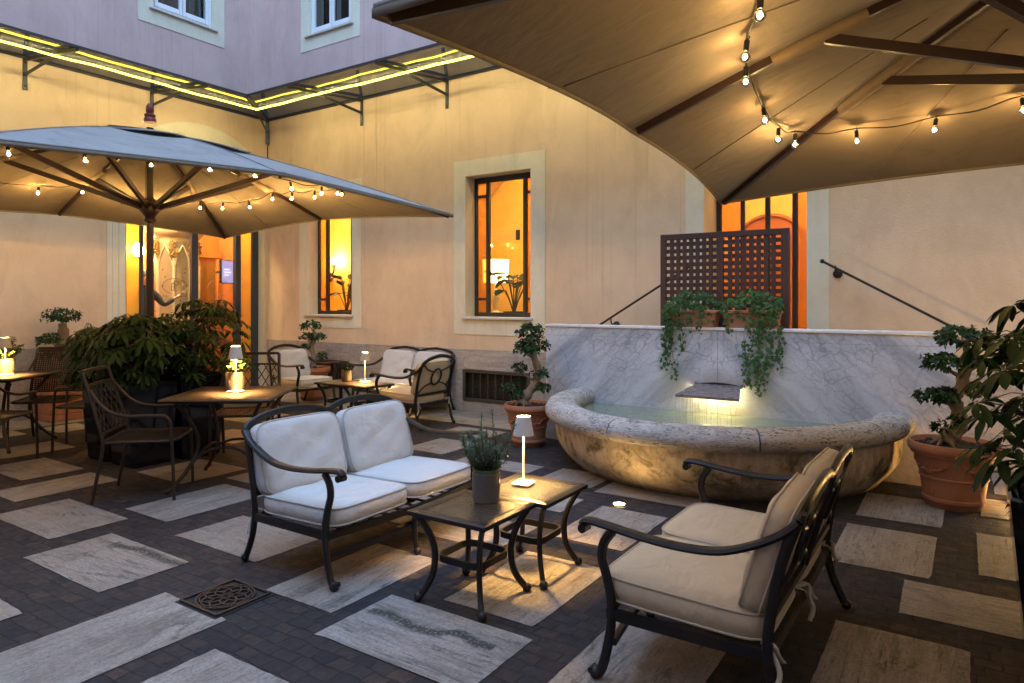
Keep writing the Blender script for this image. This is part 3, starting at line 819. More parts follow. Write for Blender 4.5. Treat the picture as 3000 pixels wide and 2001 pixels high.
# rooms behind the glass
def room(x0, x1, y0, y1, z0, z1, m, open_side):
    mb = MB()
    if open_side != 'y0': mb.quad((x0,y0,z0),(x1,y0,z0),(x1,y0,z1),(x0,y0,z1))
    mb.quad((x0,y1,z0),(x1,y1,z0),(x1,y1,z1),(x0,y1,z1)); mb.quad((x0,y0,z0),(x0,y1,z0),(x0,y1,z1),(x0,y0,z1))
    if open_side != 'x1': mb.quad((x1,y0,z0),(x1,y1,z0),(x1,y1,z1),(x1,y0,z1))
    mb.quad((x0,y0,z0),(x1,y0,z0),(x1,y1,z0),(x0,y1,z0)); mb.quad((x0,y0,z1),(x1,y0,z1),(x1,y1,z1),(x0,y1,z1))
    return mb.build('room', m, bld, sharp=10)
rm1 = room(-10.6,-7.32,YB+.25,8.85,.55,4.2, MAT['roomwall'],'y0')
rm2 = room(-7.28,-3.35,YB+.25,9.6,.55,4.2, MAT['roomwall'],'y0')
rm3 = room(-3.3,-.6,YB+.53,10.2,.55,4.2, MAT['roomwall'],'y0')
lob = room(-11.7,XA-.31,3.6,7.69,.0,3.6, MAT['roomwood'],'x1')
# blinds of masonry that close the rooms towards the courtyard
mb = MB()
def close_y(x0, x1, y, z0, z1, h):
    us = sorted({x0,x1,h[0],h[1]}); zs = sorted({z0,z1,h[2],h[3]})
    for i in range(len(us)-1):
        for j in range(len(zs)-1):
            if h[0]-1e-6 <= us[i] < h[1]-1e-6 and h[2]-1e-6 <= zs[j] < h[3]-1e-6: continue
            mb.quad((us[i],y,zs[j]),(us[i+1],y,zs[j]),(us[i+1],y,zs[j+1]),(us[i],y,zs[j+1]))
close_y(-10.6,-7.32,YB+.25,.55,4.2,winB['w1']); close_y(-7.28,-3.35,YB+.25,.55,4.2,winB['w2']); close_y(-3.3,-.6,YB+.53,.5,4.2,winB['d3'])
for (u0,u1) in ((3.6,DY0),(DY1,7.69)): mb.quad((XA-.31,u0,0),(XA-.31,u1,0),(XA-.31,u1,3.6),(XA-.31,u0,3.6))
mb.quad((XA-.31,DY0,DZ),(XA-.31,DY1,DZ),(XA-.31,DY1,3.6),(XA-.31,DY0,3.6))
mb.build('room', MAT['roomwall'], bld, sharp=10)
# vault ribs in the middle room, arched brown door in the right-hand room, lift in the lobby
mb = MB()
for i in range(16):
    def V(k, r): an = pi - k*pi/2/16; return (-6.0+ (1.05+r)*cos(an), 9.57, 2.35+(1.35+r)*sin(an))
    a_, b_, c_, d_ = V(i,0), V(i+1,0), V(i+1,.5), V(i,.5)
    f_ = [(q[0], q[1]-.35, q[2]) for q in (a_, b_, c_, d_)]
    mb.add([a_,b_,c_,d_]+f_, [(4,5,6,7),(0,1,5,4)])
mb.build('vault', simple('mottled_vault', (.50,.26,.09), .8, 0, .5, 5), bld, sharp=0)
mb = MB()
prof = [(-.5,.55),(-.5,2.2)] + [(-.5*cos(pi*i/14), 2.2+.5*sin(pi*i/14)) for i in range(15)] + [(.5,2.2),(.5,.55)]
P1 = [(-2.25+u, 9.9, z) for u, z in prof]; P2 = [(q[0], 10.19, q[2]) for q in P1]; n = len(P1)
mb.poly(P1); mb.add(P1+P2, [(i, i+1, n+i+1, n+i) for i in range(n-1)])
ad = mb.build('inner_door', MAT['roomwood'], bld, sharp=25)
mb = MB(); mb.tube([(q[0], 9.895, q[2]) for q in P1], .03, 6); mb.build('moulding', MAT['roomwood'], ad)
mb = MB()
mb.box(-11.69, 6.86, 0, -11.60, 6.96, 2.3, .01); mb.box(-11.69, 7.58, 0, -11.60, 7.68, 2.3, .01); mb.box(-11.69, 6.86, 2.3, -11.58, 7.68, 2.42, .01)
lf = mb.build('lift', MAT['roomwood'], bld)
mb = MB(); mb.box(-11.685, 6.96, 0, -11.66, 7.265, 2.3, .004); mb.box(-11.685, 7.275, 0, -11.66, 7.58, 2.3, .004)
mb.build('door', simple('brass_lift_door', (.32,.20,.07), .35, .7, .2, 3), lf)
mb = MB(); mb.box(-11.69, 6.6, 2.72, -11.66, 6.95, 3.02, .006); sg = mb.build('lift_sign', MAT['roomwood'], bld)
text_mesh('A', .22, etch, 'sign_letter', sg, Matrix.Translation((-11.655, 6.78, 2.87)) @ MX)

# gothic plaster column in the lobby
col = thing('gothic_column', 'cream plaster column with pointed arches and gilded capitals, seen through the entrance door', 'column', (-11.0, 6.42, 0), radians(10))
cream = simple('cream_plaster', (.82,.74,.54), .6, 0, .15, 6); gold = simple('worn_gilding', (.42,.28,.08), .5, .3, .5, 20)
mb = MB(); prof = [(.36,0),(.36,.3),(.33,.34)]
mb.lathe([(.37,0),(.37,.3),(.33,.34),(.33,2.42),(.36,2.46),(.36,2.54),(.44,2.62),(.46,2.75)], 40); mb.build('shaft', cream, col)
for k in range(8):
    an = 2*pi*k/8
    mb = MB(); mb.tube([(.345*cos(an),.345*sin(an),.3),(.345*cos(an),.345*sin(an),2.2)], .025, 8)
    for s in (-1, 1):
        mb.tube(cr([(.345*cos(an+s*t*.393),.345*sin(an+s*t*.393), 2.0+.42*(t**.6)) for t in (0,.3,.6,1.0)], 4), .014, 6)
    mb.build('rib', cream, col)
    mb = MB()
    for q in range(44):
        a2 = an + random.uniform(-.16,.16); z2 = 2.30 + random.uniform(-.07,.2); r2 = .35+random.uniform(0,.05)
        mb.ball((r2*cos(a2), r2*sin(a2), z2), random.uniform(.010,.022), 6, 4)
    for q in range(10):
        a2 = an+.39+random.uniform(-.12,.12); mb.ball((.333*cos(a2), .333*sin(a2), random.uniform(.9,2.1)), .011, 6, 4, 1.8)
    mb.build('capital', gold, col)

# television, sconces, lamps and plants indoors
tv = thing('television', 'slim wall television with a pale violet screen beside the lift', 'television', (-11.05, 7.45, 2.03), radians(28))
mb = MB(); mb.box(-.02, -.30, -.21, .02, .30, .21, .006); mb.build('casing', MAT['dark'], tv)
mb = MB(); mb.quad((.0215,-.285,-.195),(.0215,.285,-.195),(.0215,.285,.195),(.0215,-.285,.195)); sc_ = mb.build('screen', MAT['screen'], tv)
wl2 = thing('wall_lamp', 'bright wall lamp glowing behind the yellow glass side panel of the entrance', 'wall lamp', (-11.62, 6.06, 2.36))
mb = MB(); mb.ball((.14,0,0), .10, 16, 10, 1.2); mb.build('globe', MAT['sconce'], wl2)
mb = MB(); mb.lathe([(.05,-.14),(.06,-.11)], 16, (.14,0,0)); mb.tube([(-.05,0,-.12),(.14,0,-.13)], .02); mb.build('arm', MAT['frame'], wl2)
ln = glow('screen_text', (.9,.9,1.), 1.6)
for k, w in enumerate((.20,.26,.17)):
    mb = MB(); mb.quad((.023,-.22,.03-.05*k),(.023,-.22+w,.03-.05*k),(.023,-.22+w,.05-.05*k),(.023,-.22,.05-.05*k)); mb.build('text_line', ln, sc_)
mb = MB(); mb.tube([(0,0,0),(-.3,.1,0)], .02); mb.build('wall_arm', MAT['dark'], tv)

def fill_lamp(x, y, z, label, st=1.0):  # unseen lamps added to brighten the rooms and lobby behind the glass
    t = thing('fill_lamp', label, 'fill lamp', (x, y, z))
    mb = MB(); mb.lathe([(.10,0),(.17,-.05),(.17,-.09),(.001,-.13)], 20); mb.build('globe', MAT['roomfill'], t)
    mb = MB(); mb.lathe([(.06,.06),(.06,0),(.1,0)], 16); mb.build('fill_lamp_mount', MAT['frame'], t)
fill_lamp(-8.9, 8.1, 4.1, 'added unseen fill lamp in the room behind the window beside the corner')
fill_lamp(-5.2, 8.2, 4.1, 'added unseen fill lamp in the vaulted room with the pleated lamp')
fill_lamp(-1.9, 8.8, 4.1, 'added unseen fill lamp in the room behind the lattice')
fill_lamp(-10.5, 5.5, 3.5, 'added unseen fill lamp in the entrance lobby near the gothic column')
fill_lamp(-10.45, 6.2, 3.5, 'added unseen fill lamp in the entrance lobby above the gothic column')
fill_lamp(-10.55, 6.9, 3.5, 'added unseen fill lamp in the entrance lobby in front of the lift')

wl = thing('wall_lamp', 'dark blue glass wall lamp glowing through the window beside the corner', 'wall lamp', (-9.88, 8.76, 1.98))
mb = MB(); mb.lathe([(.0005,-.13),(.04,-.1),(.075,-.02),(.07,.04),(.03,.07),(.0005,.075)], 16); mb.build('body', simple('cobalt_glass', (.02,.02,.10), .15), wl)
mb = MB(); mb.tube(cr([(0,-.02,.03),(.1,-.06,.02),(.17,-.06,.06),(.18,-.06,.14)], 5), .014); mb.build('arm', simple('cobalt_arm', (.02,.02,.08), .2), wl)
mb = MB(); mb.lathe([(.02,.14),(.05,.19),(.045,.21)], 14, (.18,-.06,0)); mb.build('cup', MAT['lampmetal'], wl)
mb = MB(); mb.ball((.18,-.06,.27), .055, 12, 8); mb.build('bulb', MAT['sconce'], wl)

tl = thing('table_lamp', 'glowing pleated drum table lamp standing indoors behind the large window', 'table lamp', (-6.2, 8.9, 1.3))
mb = MB(); mb.lathe([(.20,.5),(.21,.86)], 32, cap=False); mb.build('shade', MAT['shade_lit'], tl)
mb = MB(); mb.lathe([(.09,0),(.09,.03),(.03,.06),(.05,.25),(.015,.4),(.015,.55)], 20); mb.build('base', MAT['lampmetal'], tl)
dk = thing('sideboard', 'dark wooden sideboard under the pleated lamp indoors', 'sideboard', (-6.3, 9.0, .55))
mb = MB(); mb.box(-.9,-.3,.06,.9,.3,.74,.01); mb.build('body', MAT['wood'], dk)
mb = MB(); mb.box(-.93,-.33,.74,.93,.33,.75+.0,.004); mb.build('top', MAT['wood'], dk)
for sx in (-.8,.8): mb = MB(); mb.box(sx-.04,-.25,0,sx+.04,.25,.06); mb.build('leg', MAT['wood'], dk)
sw = MB(); sw.box(-6.27, 9.585, 2.53, -6.19, 9.599, 2.70, .004); tag(sw.build('wall_switch', MAT['dark']), 'small dark control panel on the yellow wall above the pleated lamp', 'switch')

def house_plant(x, y, z, label, n, sd, H=.75):
    random.seed(sd)
    t = thing('house_plant', label, 'house plant', (x, y, z))
    mb = MB(); mb.lathe([(.10,0),(.13,.02),(.15,.26),(.14,.26),(.13,.22),(.001,.22)], 20); mb.build('pot', MAT['dark'], t)
    st = MB(); lf = MB()
    for i in range(n):
        an = 2*pi*i/n*2.4+random.random(); sp = random.uniform(.3,1.0); h = H*random.uniform(.5,1.0)
        e = Vector((cos(an)*sp*.28, sin(an)*sp*.22, .22+h))
        st.tube(cr([(0,0,.2),(e.x*.35,e.y*.35,.2+h*.5),tuple(e)], 4), .007, 5)
        d = Vector((cos(an), sin(an), random.uniform(-.2,.8)))
        lf.leaf(e, d, (0,0,1), random.uniform(.22,.34), random.uniform(.13,.19), random.uniform(.1,.5), .3, ((.2,.75),(.5,1.),(.8,.6)))
    st.build('stems', MAT['stem'], t); lf.build('leaves', MAT['calathea'], t, sharp=0)
house_plant(-5.25, 7.98, 1.1, 'broad leaved house plant in a dark pot inside the large window', 20, 3, .6)
house_plant(-8.62, 8.0, 1.1, 'dark broad leaved house plant inside the window beside the corner', 20, 5, .55)

# ------------------------------------------------------------------ glass canopy on brackets with its LED rope
E = 1.39; ZW, ZE = kz(4.625), kz(4.465)
can = thing('glass_canopy', 'narrow smoked glass canopy running round the courtyard corner on dark steel brackets', 'canopy', (0,0,0))
def zat(e): return ZW + (ZE-ZW)*e/E
brB = [-7.68, -6.01, -4.35, -2.69, -1.0, .65, 2.3]; brA = [3.815, 5.44, 2.19, .55, -1.1]
xs = [XA] + brB + [4.0]
for a, b in zip(xs[:-1], xs[1:]):
    m = MB(); e0 = a+E if a == XA else a
    v = [(a+.004,YB-.01,ZW),(b-.004,YB-.01,ZW),(b-.004,YB-E,ZE),(e0+.004,YB-E,ZE)]
    m.add(v+[(q[0],q[1],q[2]+.016) for q in v], [(0,3,2,1),(4,5,6,7),(0,1,5,4),(1,2,6,5),(2,3,7,6),(3,0,4,7)]); m.build('glass_pane', MAT['canopyglass'], can, sharp=20)
ys = [YB] + sorted(brA, reverse=True) + [-3.0]
for a, b in zip(ys[:-1], ys[1:]):
    m = MB(); e0 = a-E if a == YB else a
    v = [(XA+.01,a-.004,ZW),(XA+.01,b+.004,ZW),(XA+E,b+.004,ZE),(XA+E,e0-.004,ZE)]
    m.add(v+[(q[0],q[1],q[2]+.016) for q in v], [(0,1,2,3),(4,7,6,5),(0,4,5,1),(1,5,6,2),(2,6,7,3),(3,7,4,0)]); m.build('glass_pane', MAT['canopyglass'], can, sharp=20)
m = MB(); m.bar([(XA+E,YB-E,ZE+.005),(4.0,YB-E,ZE+.005)], .022, .028); m.bar([(XA+E,YB-E,ZE+.005),(XA+E,-3.0,ZE+.005)], .022, .028); m.build('edge_strip', MAT['steel'], can)
m = MB(); m.bar([(XA,YB-.012,ZW+.0),(4.0,YB-.012,ZW)], .02, .05); m.bar([(XA+.012,YB,ZW),(XA+.012,-3.0,ZW)], .02, .05); m.build('wall_strip', MAT['steel'], can)
def bracket(o, n):
    """o wall point (x,y), n outward direction, length factor for the mitre bracket"""
    m = MB(); ox, oy = o; L = math.hypot(*n); ux, uy = n[0]/L, n[1]/L
    def q(e, z, off=0): return (ox+n[0]*e, oy+n[1]*e, z)
    m.bar([q(.012,ZW-.02), q(.012,kz(4.205))], .05, .014, up=(ux,uy,0))
    m.bar([q(.0,zat(0)-.035), q(E,zat(E)-.026)], .034, .034)
    m.bar([q(.02,kz(4.40)), q(.87,zat(.87)-.05)], .014, .04, up=(0,0,1))
    m.ball(q(.02,kz(4.245)), .014, 8, 6); m.ball(q(.02,kz(4.56)), .014, 8, 6)
    m.build('bracket', MAT['steel'], can)
for b in brB: bracket((b, YB), (0,-1))
for b in brA: bracket((XA, b), (1,0))
bracket((XA+.01, YB-.01), (1,-1))
m = MB(); m.bar([(XA+.035,YB-.035,kz(4.20)),(XA+.035,YB-.035,kz(4.58))], .06, .05, up=(1,-1,0)); m.build('corner_post', MAT['steel'], can)
m = MB(); m.tube([(XA+.03,YB-.03,kz(4.2)),(XA+.03,YB-.03,3.3)], .008, 6); m.build('cable', MAT['dark'], can)

rope = thing('led_rope', 'bright yellow LED rope light strung under the glass canopy round the corner', 'rope light', (0,0,0))
e = .87; zr = zat(e) - .055
def ropeline(a, b, fixed, ax):
    pts = []; n = 40
    for i in range(n+1):
        u = a+(b-a)*i/n
        w = .006*sin(u*3.1)+.004*sin(u*7.7)
        pts.append((u, fixed+w*.5, zr+w) if ax == 'x' else (fixed+w*.5, u, zr+w))
    return pts
for pts_, off in ((ropeline(XA+e, 3.9, YB-e, 'x'), (0,1)), (ropeline(YB-e, -2.9, XA+e, 'y'), (-1,0))):
    m = MB(); m.tube(pts_, .0135, 6); lt_ = m.build('light_tube', MAT['led'], rope, sharp=0)
    m = MB(); q_ = cr(pts_, 6)       # the row of diodes on the side turned to the wall
    for k in range(len(q_)-1):
        c_ = (q_[k]+q_[k+1])/2 + Vector((off[0]*.015, off[1]*.015, .003)); d_ = (q_[k+1]-q_[k])*.42
        hx = abs(d_.x) if off[1] else .0025; hy = abs(d_.y) if off[0] else .0025
        m.box(c_.x-hx, c_.y-hy, c_.z-.004, c_.x+hx, c_.y+hy, c_.z+.004)
    m.build('diodes', MAT['ledchip'], lt_, sharp=0)
# ------------------------------------------------------------------ fountain
FX, FY = -1.93, 6.45
SX = .922
fo = thing('fountain', 'half round stone wall fountain with a veined marble back panel and a pitted travertine rim', 'fountain', (FX, FY, 0))
m = MB(); m.box(-1.895, 0, 0, 1.875, .16, 1.225, .004); m.build('back_panel', MAT['marble'], fo)
m = MB(); m.box(-1.90, -.012, 1.225, 1.88, .17, 1.252, .005); m.build('coping', MAT['marble_plain'], fo)
a0, a1 = pi, 2*pi
m = MB()
prof = [(1.355,0),(1.385,.03),(1.47,.10),(1.545,.18),(1.595,.27),(1.625,.36),(1.635,.43),(1.42,.43),(1.41,.36),(1.30,.22)]
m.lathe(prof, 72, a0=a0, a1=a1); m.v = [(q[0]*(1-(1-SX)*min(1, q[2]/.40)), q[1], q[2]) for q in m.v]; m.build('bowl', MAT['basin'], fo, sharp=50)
m = MB()
secs = [(0,.30),(.30,.55),(.55,.80),(.80,1.0)]
cut = [0, .215, .43, .655, .86, 1.0]
rp = [(1.44,.425),(1.63,.425),(1.70,.432),(1.732,.465),(1.735,.515),(1.70,.565),(1.63,.588),(1.53,.588),(1.45,.565),(1.41,.52),(1.41,.46),(1.44,.425)]
for c0, c1 in zip(cut[:-1], cut[1:]):
    g0 = .0 if c0 == 0 else .0012; g1 = .0 if c1 == 1 else .0012
    A0, A1 = pi+pi*(c0+g0), pi+pi*(c1-g1)
    m.lathe(rp, 18, a0=A0, a1=A1, cap=False)
    for A in (A0, A1):
        q = [(r*cos(A), r*sin(A), z) for r, z in rp[:-1]]
        m.poly(q if A == A0 else q[::-1])
m.v = [(q[0]*SX, q[1], q[2]) for q in m.v]; m.build('rim', MAT['trav_rim'], fo, sharp=50)
m = MB(); m.poly([(SX*1.42*cos(pi+pi*i/40), 1.42*sin(pi+pi*i/40), .438) for i in range(41)]); m.build('water', MAT['water'], fo, sharp=0)
m = MB(); m.poly([(SX*1.40*cos(pi+pi*i/40), 1.40*sin(pi+pi*i/40), .2) for i in range(41)]); m.build('bowl_floor', MAT['basin'], fo, sharp=0)
# spout: a slate tongue under a low segmental arch
sp = MB()
v = [(-.215,.0,.715),(.205,.0,.715),(.30,-.40,.648),(-.28,-.40,.648)]
sp.add(v+[(q[0],q[1],q[2]-.022) for q in v], [(3,2,1,0),(4,5,6,7),(0,4,7,3),(1,2,6,5),(2,3,7,6),(0,1,5,4)])
sp.box(-.225,-.02,.70,-.212,.0,.73); sp.box(.212,-.02,.70,.225,.0,.73)
so = sp.build('spout', simple('wet_slate', (.17,.13,.12), .28, 0, .35, 10, .08, 40), fo, sharp=20)
ar = MB()
top = [(-.22+.44*i/14, -.004, .712+.022*sin(pi*i/14)) for i in range(15)]
ar.poly(top + [(.22,-.004,.69),(-.22,-.004,.69)]); ar.build('slot', MAT['dark'], so)
lb = MB(); lb.box(-.20,-.10,.655,.19,-.075,.668); lb.build('light_bar', MAT['spoutlight'], so)
wf = MB()
for i in range(26):
    xx = -.26+.52*i/25+random.uniform(-.008,.008)
    wf.tube([(xx,-.40,.628),(xx+random.uniform(-.01,.01),-.415,.57),(xx+random.uniform(-.015,.015),-.42,.44)], random.uniform(.0012,.0028), 5)
wf.build('falling_water', MAT['bulbglass'], fo)

# lattice screen standing on the landing behind the fountain
lt = thing('lattice_screen', 'dark brown square lattice screen standing behind the fountain wall', 'screen', (-2.05, 6.72, 0))
zt, zb = 2.185, .9; x0, x1 = -.555, .70
m = MB()
for a, b in ((x0,x0+.055),(x1-.075,x1),(.03,.085)): m.box(a,-.02,.0,b,.025,zt,.004)
m.box(x0+.055,-.021,zt-.06,x1-.075,.022,zt-.0015,.004)
m.build('frame', MAT['lattice'], lt)
m = MB()
def slats(u0, u1):
    n = int(round((u1-u0)/.0655))
    for i in range(1, n):
        u = u0+(u1-u0)*i/n; m.box(u-.0205,-.012,zb,u+.0205,-.002,zt-.06)
    k = 0; z = zt-.06-.046
    while z > zb: m.box(u0,-.001,z-.0205,u1,.009,z+.0205); z -= .0690
slats(x0+.055,.03); slats(.085,x1-.075)
m.build('slats', MAT['lattice'], lt)

# terracotta window boxes with trailing ivy along the marble top
def ivy_box(x, label, sd, strands, w=.44):
    random.seed(sd)
    t = thing('ivy_planter', label, 'planter', (x, 6.525, 1.252), 0, 'ivy boxes on the fountain wall')
    m = MB(); v = []
    for z, e in ((0,0),(.15,.025)):
        v += [(-w/2-e,-.075-e*.5,z),(w/2+e,-.075-e*.5,z),(w/2+e,.075+e*.5,z),(-w/2-e,.075+e*.5,z)]
    m.add(v, [(3,2,1,0),(0,1,5,4),(1,2,6,5),(2,3,7,6),(3,0,4,7)])
    m.box(-w/2-.035,-.10,.135,w/2+.035,-.075,.165,.006); m.box(-w/2-.035,.075,.135,w/2+.035,.10,.165,.006)
    m.box(-w/2-.035,-.075,.135,-w/2-.01,.075,.165,.006); m.box(w/2+.01,-.075,.135,w/2+.035,.075,.165,.006)
    m.build('box', MAT['terracotta'], t)
    m = MB(); m.quad((-w/2,-.075,.14),(w/2,-.075,.14),(w/2,.075,.14),(-w/2,.075,.14)); m.build('soil', MAT['soil'], t)
    lf = MB(); st = MB()
    def ivy(p, d, s):
        # five-pointed ivy leaf
        d = Vector(d).normalized(); n = Vector((random.uniform(-.6,.6), -1, random.uniform(-.1,.9))).normalized()
        sd_ = d.cross(n)
        if sd_.length < .05: sd_ = d.orthogonal()
        sd_.normalize(); p = Vector(p)
        out = [(0,-.05),(.36,-.12),(.30,.12),(.60,.32),(.26,.42),(0,1.0),(-.26,.42),(-.60,.32),(-.30,.12),(-.36,-.12)]
        c = p + d*(.3*s) + n*(.06*s)
        vs = [c] + [p + d*(b*s) + sd_*(a*s) for a, b in out]
        lf.add(vs, [(0, i+1, (i+1) % 10+1) for i in range(10)])
    for i in range(190):
        u = random.uniform(-1,1); px = u*(w/2+.04); h = .20*(1-u*u*.5)*random.random()**.6
        py = random.uniform(-.15,.09)
        dn = .10 if py < -.09 and random.random() < .6 else 0
        ivy((px, py, .15+h-dn), (random.uniform(-1,1), random.uniform(-1,.3), random.uniform(-.9,.35)), random.uniform(.028,.055))
    for (u, L, den) in strands:
        x_ = u*w/2; pts = [Vector((x_,-.06,.17)), Vector((x_+random.uniform(-.02,.02),-.13,.19))]
        z = .14; xx = x_
        while z > -L:
            xx += random.uniform(-.018,.018); pts.append(Vector((xx, -.115 + random.uniform(-.012,.0) if z > -.02 else -.105+random.uniform(-.02,.004), z))); z -= .045
        pts = cr(pts, 2); st.tube(pts, .0022, 4)
        for q in pts:
            for k in range(den):
                if random.random() < .55:
                    ivy(q+Vector((random.uniform(-.03,.03), random.uniform(-.03,.0), random.uniform(-.02,.02))), (random.uniform(-.9,.9), random.uniform(-.3,0), -1 if random.random() < .8 else .5), random.uniform(.020,.046))
    st.build('stems', MAT['stem'], t); lf.build('leaves', MAT['ivy'], t, sharp=0)
ivy_box(-2.20, 'left terracotta box of ivy before the lattice, its strands hanging at the left end', 11,
        [(-1.08,.24,2),(-1.0,.40,2),(-.92,.42,3),(-.80,.36,3),(-.70,.50,2),(-.62,.30,2),(-.45,.18,2),(-.2,.07,1),(.1,.12,1),(.6,.06,2),(.2,.05,1)])
ivy_box(-1.64, 'right terracotta box of ivy before the lattice, the longer strands below its middle', 12,
        [(-.95,.10,2),(-.75,.06,1),(.05,.54,2),(.18,.58,3),(.30,.60,3),(.42,.44,2),(.52,.62,2),(.85,.36,2),(1.0,.44,2),(1.08,.36,2),(.95,.28,2)])

# wrought handrails of the hidden steps
def rail(label, pts, mounts):
    t = thing('handrail', label, 'handrail', (0,0,0), 0, 'handrails behind the fountain')
    m = MB(); m.tube(pts, .0125, 8); m.ball(pts[0], .022, 10, 8); m.build('bar', MAT['iron'], t)
    for (bx, bz) in mounts:
        m = MB(); m.lathe([(.001,-.006),(.042,-.006),(.046,0),(.042,.014),(.018,.02),(.001,.02)], 18)
        o = m.build('wall_mount', MAT['iron'], t); o.rotation_euler = (radians(90),0,0); o.location = (bx, YB-.002, bz)
        m = MB(); m.tube(cr([(0,0,0),(0,0,.09),(0,.03,.145),(0,.075,.155)], 4), .008, 6); m.build('hook', MAT['iron'], o)
rail('thin dark handrail sloping down to the right behind the fountain wall', [(-1.16,7.27,1.895),(-.12,7.27,1.29),(.25,7.27,1.08)], [(-1.045,1.775),(-.13,1.22)])
rail('thin dark handrail sloping up from the left behind the fountain wall towards the lattice', [(-2.45,7.27,1.905),(-3.54,7.27,1.245),(-3.8,7.27,1.09)], [(-3.44,1.22)])

# ------------------------------------------------------------------ lights set in the paving
def spot(x, y, label, up=False):
    t = thing('ground_light', label, 'ground light', (x, y, 0), 0, 'round lights set in the paving')
    m = MB(); m.lathe([(.040,.004),(.042,.011),(.056,.011),(.058,.004)], 24, cap=False); m.build('ring', MAT['steel'], t)
    m = MB(); m.lathe([(.041,.0075),(.0005,.009)], 24, cap=False); m.build('lens', MAT['groundlamp'], t, sharp=0)
spot(-2.117, 4.628, 'round glowing ground light in the setts between the glass tables and the fountain')
spot(-5.86, 6.427, 'round glowing ground light just in front of the far armchair with the ringed back')
spot(-7.62, 6.432, 'round glowing ground light at the feet of the far armchair by the corner')
ul = thing('uplight', 'small bright amber uplight on the ground behind the large pot and planter by the fountain', 'uplight', (.37, 6.30, 0))
m = MB(); m.lathe([(.06,0),(.065,.02),(.065,.05),(.05,.055)], 20); m.build('housing', MAT['dark'], ul)
m = MB(); m.lathe([(.035*sin(radians(a)), .056+.035*cos(radians(a))) for a in range(100,0,-14)]+[(.0005,.091)], 20, cap=False); m.build('lens', MAT['uplight'], ul, sharp=0)

# ornate drain cover
dr = thing('drain_cover', 'rusty cast iron drain cover with interlaced tracery set in the setts', 'drain cover', (-3.105, 2.075, 0))
m = MB(); a, b = .150, .150
m.box(-a-.02,-b-.02,.002,a+.02,b+.02,.0045); m.build('pit', MAT['dark'], dr)
m = MB()
for p0, p1 in (((-a,-b),(a,-b)),((a,-b),(a,b)),((a,b),(-a,b)),((-a,b),(-a,-b))): m.bar([(p0[0]*1.0,p0[1],.010),(p1[0],p1[1],.010)], .012, .012)
def ring(cx, cy, r, w=.008, n=28): m.bar([(cx+r*cos(2*pi*i/n), cy+r*sin(2*pi*i/n), .010) for i in range(n)], w, .011, closed=True)
ring(0,0,.138); ring(0,0,.03)
for k in range(8): ring(.062*cos(k*pi/4), .062*sin(k*pi/4), .062)
for k in range(8):
    c_, s_ = cos(k*pi/4+.39), sin(k*pi/4+.39); m.bar([(c_*.118,s_*.118,.010),(c_*.138,s_*.138,.010)], .008, .011)
m.build('tracery', MAT['grate'], dr)
# ------------------------------------------------------------------ parasols with bulb strings
def canopy_z(lx, ly, a, zm, zc, za):
    mx, mn = max(abs(lx), abs(ly)), min(abs(lx), abs(ly))
    k = mn/max(mx, 1e-6)
    return za + (mx/a)*((zm+(zc-zm)*k)-za)

